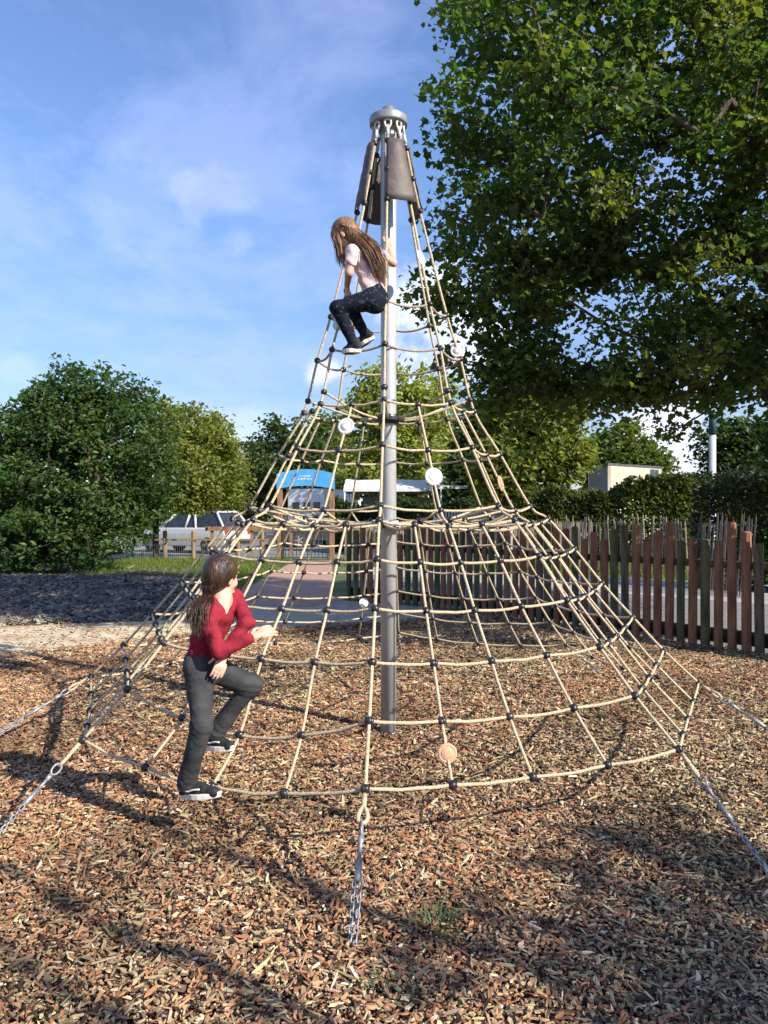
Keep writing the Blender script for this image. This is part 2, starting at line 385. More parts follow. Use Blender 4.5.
    np_mesh('crown', V, lo, st, to, M['leaf'], root, color=cc)
    return root

DARKG = [(.038, .072, .018), (.055, .095, .026), (.045, .08, .03)]
MIDG = [(.075, .125, .028), (.10, .15, .034), (.12, .15, .036)]
LITG = [(.085, .135, .025), (.11, .155, .032), (.13, .16, .04)]
def px_lobe(px, py, d, rx, ry, rz=None):
    c = P(px, py, d); k = d / FPX
    return ((c.x, c.y, c.z), (rx * k, (rz if rz else rx * .8) * k, ry * k))
# the large maple beyond the fence, its trunk outside the picture
mx, my = 5.6, 8.9
lob = [((mx - 3.2, my - .6, 5.6), (2.2, 2.2, 1.9)), ((mx - 2.6, my - .2, 7.6), (2.5, 2.2, 1.9)), ((mx - 2.3, my + .4, 3.8), (2.3, 1.9, 1.2)),
       ((mx + .4, my + .8, 8.6), (3.2, 2.2, 2.4)), ((mx + 3.0, my + .6, 6.3), (2.8, 2.6, 2.4)), ((mx + .3, my - 1.7, 5.4), (2.6, 1.8, 1.8)),
       ((mx - 1.0, my - 1.2, 3.5), (2.0, 1.7, .9)), ((mx - 4.0, my - .2, 5.0), (1.4, 1.4, 1.3)), ((mx - 1.9, my - .4, 9.6), (2.4, 2.0, 1.6)), ((1.25, my + .1, 3.9), (.65, .9, .8)), ((2.0, my + .8, 3.1), (.9, .9, .5)), ((.62, 9.0, 4.15), (.12, .15, .10)), px_lobe(700, 388, 8.2, 40, 18), px_lobe(585, 392, 9, 34, 22), px_lobe(640, 380, 8.6, 40, 22), px_lobe(765, 395, 7.6, 30, 20), px_lobe(500, 385, 9.2, 26, 26)]
tree('maple_tree', 'large dark green maple overhanging the picket fence from the right', 'tree', (mx, my, 0), 3.4, lob, 1330, 78, .082, .42,
     [(.042, .095, .024), (.065, .13, .030), (.15, .19, .038), (.075, .12, .034), (.055, .10, .03)], 5, .22, 'maple', shell=.5, zmin=2.25,
     bare=lambda c: (c[:, 0] / c[:, 1] * FPX + 384 < 446) & (c[:, 1] > 0) & ~((c[:, 2] > 3.6) & (c[:, 2] < 4.25)) | (np.sin(c[:, 0] * 2.9 + c[:, 2] * 1.3) + np.sin(c[:, 2] * 3.7 - c[:, 0] * 1.1 + 1) + np.sin(c[:, 1] * 2.3 + c[:, 2]) > 1.75) & (c[:, 2] < 6.5))
# a second tree outside the picture, behind the photographer, whose shade dapples the chips
tree('maple_tree', 'loose crowned maple standing behind the photographer', 'tree', (10.2, -3.9, 0), 4.0,
     [((8.85, -2.8, 6.0), (.9, .9, .6)), ((9.3, -2.5, 6.4), (.6, .6, .4)), ((8.6, -3.5, 6.2), (.6, .5, .4)), ((7.86, -2.9, 5.8), (.7, .6, .4)), ((11.2, -4.7, 6.6), (1.5, 1.3, 1.3)), ((12.6, -4.0, 6.8), (1.4, 1.3, 1.3))], 240, 14, .12, .30,
     DARKG, 6, .14, 'maple', shell=.2, zmin=3)
for k, (c_, a_, h_, w_, tr_) in enumerate(((1.74, -3.0, 4.4, .035, .028), (2.42, -4.0, 5.1, .03, .022), (1.42, -3.4, 4.2, .03, .024))):  # unseen saplings, added to throw thin shadow streaks over the chips
    x_, y_ = .6 * c_ - .8 * a_, .8 * c_ + .6 * a_
    tree('birch_sapling', ['slender birch sapling nearest behind the photographer', 'tallest birch sapling behind the photographer', 'birch sapling closest to the photographer'][k], 'tree', (x_, y_, 0), h_ * .8,
         [((x_, y_, h_ * .80), (w_, w_, h_ * .2))], 24, 15, .05, .055, MIDG, 60 + k, tr_, shell=.1, zmin=1)

# big bush on the left
bl = [px_lobe(60, 480, 21.5, 85, 85), px_lobe(110, 455, 21.5, 75, 80), px_lobe(75, 420, 22, 60, 52), px_lobe(140, 480, 22.0, 34, 52), px_lobe(10, 495, 21, 60, 75), px_lobe(85, 525, 20.3, 62, 42), px_lobe(-40, 500, 22, 60, 80), px_lobe(20, 540, 20, 60, 30), px_lobe(72, 378, 22, 16, 20), px_lobe(108, 388, 22, 14, 20), px_lobe(150, 408, 22, 14, 18), px_lobe(35, 408, 21, 18, 18)]
tree('bush', 'huge dark rounded bush beside the grey bark bed', 'bush', (-8.4, 21.6, 0), 1.4, bl, 1000, 46, .16, .48, [(.040, .085, .026), (.060, .115, .032), (.08, .13, .036)], 8, .16, shell=.6, zmin=.15, stems=5)
tree('hawthorn_tree', 'yellow green small tree at the sunny end of the big bush', 'tree', (-7.9, 26.8, 0), 1.5, [px_lobe(172, 468, 25, 36, 58), px_lobe(160, 430, 25, 22, 30), px_lobe(205, 470, 26, 36, 50), px_lobe(226, 490, 27, 26, 36), px_lobe(190, 505, 26, 30, 34), px_lobe(212, 436, 27, 20, 24), px_lobe(185, 420, 26, 18, 20)], 420, 44, .17, .5, [(.17, .20, .042), (.20, .22, .046), (.13, .17, .038)], 9, .11, shell=.5, zmin=1.75, stems=3)  # sunlit side of the big bush, its sunlight painted as paler leaf colour
bg = 'trees beyond the car park'
def bgtree(name, label, px, d, lobes, n, pal, seed, leaf=.3, cr=.8, nl=34, tr=.2, th=2.2, zmin=.6):
    b = P(px, 512, d)
    tree(name, label, 'tree', (b.x, b.y, 0), th, [px_lobe(*l[:2], d + (l[4] if len(l) > 4 else 0), l[2], l[3]) for l in lobes], n, nl, leaf, cr, pal, seed, tr, group=bg, shell=.5, zmin=zmin)
bgtree('broadleaf_tree', 'pale green pointed tree directly behind the steel pole', 402, 42, [(405, 440, 50, 55), (385, 400, 34, 42), (430, 420, 34, 48), (400, 475, 58, 34), (365, 430, 26, 36)], 420, [(.22, .27, .055), (.27, .31, .07), (.18, .23, .06)], 41, .32, .85)
bgtree('broadleaf_tree', 'dark tree behind the blue curved sign, tallest of its clump', 284, 52, [(286, 455, 30, 40), (300, 470, 34, 36), (270, 475, 26, 36)], 260, DARKG, 42, .36, .9)
bgtree('broadleaf_tree', 'mid green tree just left of the pale pointed tree', 332, 56, [(325, 450, 28, 38), (335, 480, 34, 30), (312, 478, 26, 34)], 240, MIDG, 43, .36, .9)
bgtree('broadleaf_tree', 'low tree between the hawthorn and the blue sign', 246, 48, [(246, 478, 22, 34), (232, 492, 22, 30), (258, 490, 18, 30)], 180, [(.05, .08, .025), (.07, .10, .03)], 44, .32, .8)
bgtree('broadleaf_tree', 'sunlit yellow green tree under the maple and above the marquee', 535, 27, [(520, 440, 40, 48), (556, 446, 34, 42), (500, 465, 30, 40), (545, 410, 34, 30)], 480, [(.16, .20, .042), (.20, .22, .05), (.12, .16, .038)], 45, .24, .6)
bgtree('broadleaf_tree', 'darker tree left of the sunlit yellow green tree', 478, 36, [(478, 460, 26, 40), (490, 430, 26, 38), (470, 485, 30, 26)], 240, DARKG, 46, .3, .75)
bgtree('broadleaf_tree', 'round crowned tree behind the flat roofed cabin', 622, 48, [(624, 452, 32, 30), (605, 465, 26, 26), (645, 466, 26, 24)], 240, MIDG, 47, .34, .85)
bgtree('broadleaf_tree', 'dark shaded tree right of the pale lamp post', 742, 30, [(730, 450, 30, 32), (765, 450, 34, 38), (748, 475, 46, 24)], 300, DARKG, 48, .24, .65)
bgtree('broadleaf_tree', 'dark tree at the far edge of the hedge beyond the lamp post', 800, 26, [(810, 430, 40, 60), (800, 480, 46, 40)], 220, DARKG, 49, .24, .65)

# far-off wood that reads as one mass
def far_wood():
    rng = np.random.default_rng(77); n = 52000
    a = rng.uniform(-75, 75, n); top = 5.2 + 1.6 * snoise(a, a * 0, .22, 8) + .8 * snoise(a, a * 0, .8, 9)
    z = rng.uniform(0, 1, n) ** .8 * top; y = 92 + rng.uniform(0, 5, n)
    rot = rand_rot(n, rng, .9); s = .55 * rng.uniform(.6, 1.3, n)
    V, lo, st, to = instances(OVAL_V, OVAL_F, rot * s[:, None, None], np.stack([a, y, z], 1))
    c = np.array(MIDG)[rng.integers(0, 3, n)] * rng.uniform(.7, 1.2, (n, 1)); c = np.repeat(np.concatenate([c, np.ones((n, 1))], 1), 6, 0)
    tag(np_mesh('far_wood', V, lo, st, to, M['leaf'], color=c), 'distant belt of woodland along the horizon', 'woodland', kind='stuff')
far_wood()

def hedge(name, label, a, b, width, h, n, leaf, pal, seed):
    """a clipped hedge from a to b: leaves over and just inside a rounded box, with dark stems within"""
    rng = np.random.default_rng(seed); a, b = Vector(a), Vector(b); L = (b - a).length; t = (b - a).normalized(); s = Vector((-t.y, t.x, 0))
    root = thing(name, label, 'hedge', tuple((a + b) / 2))
    u = rng.uniform(0, 1, n); v = rng.uniform(-1, 1, n); w = rng.uniform(0, 1, n)
    q = rng.integers(0, 3, n); v = np.where(q == 0, -1 + rng.exponential(.18, n), v); v = np.where(q == 1, 1 - rng.exponential(.18, n), v); w = np.where(q == 2, 1 - rng.exponential(.10, n), w)
    bump = 1 + .09 * snoise(u * L, v, 1.3, seed) + .05 * snoise(u * L, v, 4, seed + 1)
    X = np.array(a)[None] + np.outer(u * L, np.array(t)) + np.outer(v * width / 2 * bump, np.array(s)); X[:, 2] = np.clip(w, 0.02, 1) * h * bump + rng.normal(0, .05, n)
    X[:, 2] = np.maximum(X[:, 2], .05)
    rot = rand_rot(n, rng, 1.0); sz = leaf * rng.uniform(.6, 1.3, n)
    V, lo, st, to = instances(OVAL_V, OVAL_F, rot * sz[:, None, None], X)
    tone = .85 + .25 * snoise(u * L, w * h, 1.8, seed + 2)
    c = np.array(pal)[rng.integers(0, len(pal), n)] * rng.uniform(.75, 1.25, (n, 1)) * tone[:, None]; c = np.repeat(np.concatenate([np.clip(c, 0, 1), np.ones((n, 1))], 1), 6, 0)
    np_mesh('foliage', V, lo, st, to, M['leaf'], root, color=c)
    mb = MB()
    for i in range(int(L / .35)):
        p = a + t * (i + .5) * .35 + s * rng.uniform(-.15, .15)
        mb.tube([p, p + Vector((rng.normal(0, .05), 0, h * .5)), p + Vector((rng.normal(0, .12), rng.normal(0, .1), h * .85))], [.03, .02, .008], 5)
    mb.build('stems', M['bark'], root, smooth=True)
hedge('hedge', 'long sunlit hedge in front of the flat roofed cabin', (4.6, 26.5, 0), (15.5, 23.5, 0), 1.6, 2.42, 42000, .15, [(.10, .14, .034), (.13, .16, .04), (.075, .11, .03)], 51)
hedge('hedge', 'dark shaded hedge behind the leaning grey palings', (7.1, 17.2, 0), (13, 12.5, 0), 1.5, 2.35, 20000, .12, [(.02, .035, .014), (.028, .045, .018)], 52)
hedge('hedge', 'low clipped hedge beneath the white marquee', (-2.2, 32, 0), (1.4, 32, 0), 1.2, 1.95, 9000, .16, [(.06, .11, .025), (.045, .085, .022)], 53)
hedge('hedge', 'dark hedge on the inner side of the marquee posts', (1.5, 33.5, 0), (7.6, 31.5, 0), 1.2, 2.0, 11000, .16, DARKG, 54)

# ------------------------------------------------------------------ rope climbing pyramid
D0 = 5.69; PX0 = (388.5 - 384) / FPX * D0
CEN = Vector((PX0, D0, 0))
net = thing('climbing_net', 'tall rope climbing pyramid on a steel pole standing in wood chips', 'climbing net', tuple(CEN))
def az(a):  # azimuth measured from straight towards the camera, turning right
    return Vector((math.sin(R(a)), -math.cos(R(a)), 0))
A0 = -3.0
def corner(i, r, h): return CEN + az(A0 + 45 * i) * r + Vector((0, 0, h))
mb = MB(); mb.lathe([(.058, -.05), (.058, 4.56), (.05, 4.565)], CEN, 28); pole = mb.build('pole', M['steel'], net, smooth=False)
for p in pole.data.polygons: p.use_smooth = abs(p.normal.z) < .5
mb = MB(); mb.lathe([(.062, 4.50), (.12, 4.50), (.138, 4.505), (.1385, 4.5055), (.141, 4.515), (.141, 4.553), (.138, 4.562), (.1375, 4.5625), (.06, 4.588), (.0595, 4.5882), (.05, 4.60), (.047, 4.63), (.03, 4.648), (.006, 4.652)], CEN, 32)
M['capsteel'] = noisy('dull cap steel', (.20, .21, .22), (.30, .31, .32), 9, .45, .4, bump=.05)
cap = mb.build('pole_cap', M['capsteel'], net, smooth=True)
for hh, rr in ((2.335, .115), (1.555, .15)):
    mb = MB(); mb.lathe([(.059, hh - .035), (.075, hh - .035), (.08, hh - .012), (rr, hh - .012), (rr, hh + .012), (.08, hh + .012), (.075, hh + .035), (.059, hh + .035)], CEN, 28)
    mb.build('hub_collar', M['blackplastic'] if hh > 2 else M['steel'], net, bevel=0)
BALL = MB(); BALL.lathe([(.002, -.024), (.015, -.0225), (.0235, -.014), (.0265, -.004), (.0245, -.002), (.0245, .002), (.0265, .004), (.0235, .014), (.015, .0225), (.002, .024)], (0, 0, 0), 12)
ball_me = bpy.data.meshes.new('rope_connector'); ball_me.from_pydata(BALL.v, [], BALL.f); ball_me.materials.append(M['blackplastic']); ball_me.polygons.foreach_set('use_smooth', [True] * len(ball_me.polygons))
BALLS = []
# (name, r, h, subdivisions per side, sag)
RINGS = [(2.25, .410, 4, .05), (2.00, .646, 4, .05), (1.78, .885, 4, .04), (1.56, 1.130, 4, .035), (1.36, 1.382, 4, .03), (1.17, 1.60, 4, .035), (1.04, 1.69, 2, .03), (.82, 2.075, 2, .025), (.63, 2.39, 2, .02), (.53, 2.776, 1, .03), (.43, 3.10, 1, .03)]
def extra_sag(side, q, t):
    # the child in red stands on the two lowest ropes of this side and pulls them down
    if side == 7 and q == 0: return .075 * math.sin(math.pi * min(1, max(0, t))) ** 1.0
    if side == 7 and q == 1: return .115 * math.sin(math.pi * t)
    return 0
def ring_pt(q, i, t):
    """point on ring q, side i (corner i to i+1), fraction t"""
    r, h, n, sg = RINGS[q]
    a, b = corner(i, r, h), corner(i + 1, r, h)
    p = a.lerp(b, t); s = 4 * t * (1 - t)
    p.z -= sg * s + extra_sag(i % 8, q, t); out = (p - CEN); out.z = 0
    return p + out.normalized() * (-.006 * s * r)
nodes = {}
for q, (r, h, n, sg) in enumerate(RINGS):
    for i in range(8):
        for k in range(n): nodes[(q, i, k / n)] = ring_pt(q, i, k / n)
    pts = []
    for i in range(8):
        for k in range(n):
            m_ = 5 if n > 1 else 8
            for j in range(m_):
                t = (k + j / m_) / n; p = ring_pt(q, i, t)
                p.z -= .008 * math.sin(math.pi * j / m_) * (1 if n > 1 else 0) * (.6 + .8 * random.random())
                pts.append(p)
    mb = MB(); mb.tube(pts, .0084, 8, closed=True); mb.build('ring_rope', M['rope'] if q < 9 else M['ropetop'], net, smooth=True)
for (q, i, t), p in nodes.items(): BALLS.append(p)
TOP = [(.112, 4.46), (.135, 4.33), (.233, 3.87)]
def smooth_path(pts, m=5):
    out = []; n = len(pts)
    for i in range(n - 1):
        p0, p1, p2, p3 = pts[max(i - 1, 0)], pts[i], pts[i + 1], pts[min(i + 2, n - 1)]
        for j in range(m):
            t = j / m
            out.append(.5 * ((2 * p1) + (p2 - p0) * t + (2 * p0 - 5 * p1 + 4 * p2 - p3) * t * t + (3 * p1 - p0 - 3 * p2 + p3) * t ** 3))
    out.append(pts[-1]); return out
for i in range(8):                       # eight main ropes from the cap to the ground anchors
    pts = [corner(i, r, h) for r, h in TOP] + [nodes[(q, i, 0.0)] for q in range(len(RINGS) - 1, -1, -1)]
    mb = MB(); mb.tube(smooth_path(pts, 4), .0090, 8); mb.build('climbing_rope', M['rope'], net, smooth=True)
    s2 = corner(i, .60, 2.475); BALLS.append(s2)
    pts = [s2, s2.lerp(CEN + Vector((0, 0, 2.33)), .5) - Vector((0, 0, .035)), CEN + az(A0 + 45 * i) * .11 + Vector((0, 0, 2.335))]
    mb = MB(); mb.tube(smooth_path(pts, 4), .0080, 7); mb.build('hub_rope', M['rope'], net, smooth=True)
    # swaged eye at the cap
    e = corner(i, .112, 4.46); o_ = az(A0 + 45 * i); sd = o_.cross(Vector((0, 0, 1)))
    lp = [e + Vector((0, 0, -.02)) + sd * .022 * math.sin(a) * (1 - .35 * math.cos(a)) + Vector((0, 0, .028 - .034 * math.cos(a))) for a in [2 * math.pi * k / 14 for k in range(14)]]
    mb = MB(); mb.tube(lp, .009, 7, closed=True); mb.tube([e + Vector((0, 0, -.02)), corner(i, .127, 4.37)], .013, 8); mb.build('rope_eye', M['lamppost'], net, smooth=True)
for i in range(8):                       # half-way ropes
    pts = [nodes[(q, i, .5)] for q in (8, 7, 6, 5, 4, 3, 2, 1, 0)]
    mb = MB(); mb.tube(smooth_path(pts, 4), .0084, 8); mb.build('climbing_rope', M['rope'], net, smooth=True)
for i in range(8):                       # quarter ropes
    for t in (.25, .75):
        pts = [nodes[(q, i, t)] for q in (5, 4, 3, 2, 1, 0)]
        mb = MB(); mb.tube(smooth_path(pts, 4), .0080, 8); mb.build('climbing_rope', M['rope'], net, smooth=True)
# level net at mid height, running in to the lower collar
for i in range(8):
    for t in (0.0, .5):
        a = nodes[(6, i, t)]; b_ = nodes[(5, i, t)]; c = CEN + (a - CEN).normalized() * .13; o_ = a - CEN; o_.z = 0; o_.normalize()
        c = CEN + o_ * .14 + Vector((0, 0, 1.555)); mid = CEN + o_ * .62 + Vector((0, 0, 1.565 + .04 * math.sin(i * 2.3 + t * 5)))
        mb = MB(); mb.tube(smooth_path([a, mid, c], 5), .0084, 7); mb.build('floor_rope', M['rope'], net, smooth=True); BALLS.append(mid)
        a2 = nodes[(5, (i + (0 if t == 0 else 1)) % 8, .75 if t == .5 and False else .25)] if t == 0 else nodes[(5, i, .75)]
        mb = MB(); mb.tube(smooth_path([a2, a2.lerp(mid, .5) - Vector((0, 0, .03)), mid], 5), .0080, 7); mb.build('floor_rope', M['rope'], net, smooth=True)
pts = []
for i in range(16):
    o_ = az(A0 + 22.5 * i); o2 = az(A0 + 22.5 * (i + 1))
    for j in range(4):
        p = (CEN + o_ * .62).lerp(CEN + o2 * .62, j / 4); p.z = 1.565 + .04 * math.sin((i + (j / 4)) // 2 * 2.3 + ((i + j / 4) % 2) * 2.5) * (1 if j == 0 else .8) - .02 * math.sin(math.pi * j / 4); pts.append(p)
mb = MB(); mb.tube(pts, .0084, 8, closed=True); mb.build('ring_rope', M['rope'], net, smooth=True)
# panels on every other gap of the top ropes
def on_rope(i, h):
    prof = [(.112, 4.46), (.135, 4.33), (.233, 3.87), (.43, 3.10)]
    for (r1, h1), (r2, h2) in zip(prof, prof[1:]):
        if h2 <= h <= h1:
            return corner(i, r2 + (r1 - r2) * (h - h2) / (h1 - h2), h)
for i in (0, 2, 4, 6):
    vs = []; nu, nv = 8, 10
    for side in (0, 1):
        for v in range(nv + 1):
            h = 4.345 - (4.345 - 3.875) * v / nv
            a, b = on_rope(i, h), on_rope(i + 1, h)
            for u in range(nu + 1):
                t = u / nu; p = a.lerp(b, -.04 - .03 * v / nv + (1.14 + .13 * v / nv) * t); o_ = p - CEN; o_.z = 0; o_.normalize()
                bow = .026 * (1 - (2 * t - 1) ** 2) + .003 * math.sin(v * 2.1 + u * 1.3)
                p = p + o_ * (bow + .010 + (.006 if side else 0))
                p.z += -.012 * (1 - (2 * t - 1) ** 2) * (1 if v == nv else 0); vs.append(p)
    fs = []; S = (nu + 1) * (nv + 1)
    for v in range(nv):
        for u in range(nu):
            q = v * (nu + 1) + u; fs += [(q, q + 1, q + nu + 2, q + nu + 1), (S + q, S + q + nu + 1, S + q + nu + 2, S + q + 1)]
    for u in range(nu): fs += [(u, S + u, S + u + 1, u + 1), (S - nu - 1 + u, S - nu + u, 2 * S - nu + u, 2 * S - nu - 1 + u)]
    for v in range(nv): q = v * (nu + 1); fs += [(q, q + nu + 1, S + q + nu + 1, S + q), (q + nu, S + q + nu, S + q + 2 * nu + 1, q + 2 * nu + 1)]
    mb = MB(); mb.add(vs, fs); mb.build('rubber_panel', M['panel'], net, smooth=True)
    for h in (4.335, 4.11, 3.87): BALLS.append(on_rope(i, h)); BALLS.append(on_rope(i + 1, h))
# play discs threaded on the ropes
def disc(p, rad, nrm, mat):
    z = Vector(nrm).normalized(); q = z.to_track_quat('Z', 'Y').to_matrix()
    mb = MB(); mb.lathe([(.016, -.012), (.03, -.008), (rad - .006, -.006), (rad, -.002), (rad, .002), (rad - .006, .006), (rad * .8, .0065), (rad * .78, .005), (rad * .5, .005), (rad * .48, .0065), (.03, .008), (.016, .013)], p, 26, q)
    mb.build('play_disc', mat, net)
    q_ = MB(); q_.lathe([(.004, -.016), (.018, -.013), (.018, .013), (.004, .017)], p, 10, q)
def between(a, b, t): return Vector(a).lerp(Vector(b), t)
disc(between(nodes[(8, 7, .5)], nodes[(7, 7, .5)], .48) + Vector((0, -.02, 0)), .057, (-.3, -1, .25), M['discwhite'])
disc(between(nodes[(7, 0, .5)], nodes[(6, 0, .5)], .45) + Vector((0, -.02, 0)), .057, (.2, -1, .15), M['discwhite'])
disc(between(nodes[(1, 0, .25)], nodes[(0, 0, .25)], .50) + Vector((0, -.02, 0)), .048, (.1, -1, .25), M['disctan'])
disc(between(nodes[(7, 1, .5)], nodes[(6, 1, .5)], .52), .057, (.86, -.4, .2), M['disctan'])
disc(between(corner(1, .233, 3.87), nodes[(10, 1, 0.0)], .55), .055, (.86, -.5, .2), M['discwhite'])
disc(between(nodes[(10, 2, 0.0)], nodes[(9, 2, 0.0)], .80) + Vector((0, .0, 0)), .055, (-.2, -1, .1), M['discwhite'])
disc(between(nodes[(10, 7, 0.0)], nodes[(9, 7, 0.0)], .42), .05, (-.5, -.7, .1), M['discwhite'])
disc(nodes[(2, 4, .25)] + Vector((0, -.03, -.07)), .045, (.3, -1, .1), M['discwhite'])
# ground anchors: eye, rod and chain at each of the eight corners
ANCH = {0: (2.99, -3), 1: (2.93, 35.5), 2: (2.93, 74), 3: (2.93, 132), 4: (2.93, 177), 5: (2.93, 222), 6: (2.93, -80), 7: (2.93, -42)}
def link_chain(mb, a, b, n, r, w):
    d = (b - a); t = d.normalized(); s1 = t.orthogonal().normalized(); s2 = t.cross(s1); L = d.length / n
    for k in range(n):
        c = a + d * ((k + .5) / n); s = (s1 if k % 2 else s2)
        hl = L * .62
        lp = []
        for j in range(12):
            an = 2 * math.pi * j / 12; lp.append(c + t * (math.cos(an) * hl * (.75 + .25 * abs(math.cos(an)))) + s * math.sin(an) * w)
        mb.tube(lp, r, 6, closed=True)
for i in range(8):
    a = nodes[(0, i, 0.0)]; r_, an = ANCH[i]; g = CEN + az(an) * r_ + Vector((0, 0, .0)); d = g - a; t = d.normalized(); s = t.cross(az(an)).normalized() if abs(t.cross(az(an)).length) > 1e-3 else Vector((1, 0, 0))
    root = MB(); L = d.length
    sl = a + t * .03; e0 = a + t * .10
    root.tube([sl, e0], .0115, 8)
    lp = [e0 + t * (.042 - .042 * math.cos(x)) + s * (.02 * math.sin(x) * (1 - .3 * math.cos(x))) for x in [2 * math.pi * k / 18 for k in range(18)]]
    root.tube(lp, .0095, 7, closed=True)
    ac = root.build('anchor_rope', M['rope'], net, smooth=True)
    ch = MB(); f0 = a + t * .18
    lp = [f0 + t * (.03 - .035 * math.cos(x)) + t.cross(s) * .02 * math.sin(x) for x in [2 * math.pi * k / 12 for k in range(12)]]
    ch.tube(lp, .006, 6, closed=True)
    f1 = a + t * (.25); f2 = a + t * (L * .54)
    ch.tube([f1, f1.lerp(f2, .15), f1.lerp(f2, .16), f1.lerp(f2, .5), f1.lerp(f2, .51), f2], [.013, .013, .0085, .0085, .013, .013], 8)
    side = s * .013; g = g - Vector((0, 0, .01))
    link_chain(ch, f2 + side, g + side * .6, 13, .0034, .0085)
    link_chain(ch, f2 - side, g - side * .6, 13, .0034, .0085)
    ch.build('anchor_chain', M['chainsteel'], net, smooth=True)
# connectors: the hundred nearest one by one, the rest together
BALLS.sort(key=lambda p: (p - Vector((0, 0, CAM_H))).length)
for p in BALLS[:100]:
    o = link('rope_connector', ball_me, net); o.location = p - CEN; o.rotation_euler = (random.uniform(0, 3), random.uniform(0, 3), random.uniform(0, 3)); s = random.uniform(.80, .92); o.scale = (s, s, s)
bv = np.array(ball_me_v := [tuple(v) for v in BALL.v]); rest = np.array([tuple(p) for p in BALLS[100:]])
V, lo, st, to = instances(bv * .86, BALL.f, rand_rot(len(rest), RNG), rest)
tag(np_mesh('rope_connectors', V, lo, st, to, M['blackplastic'], net, smooth=True), kind='stuff')

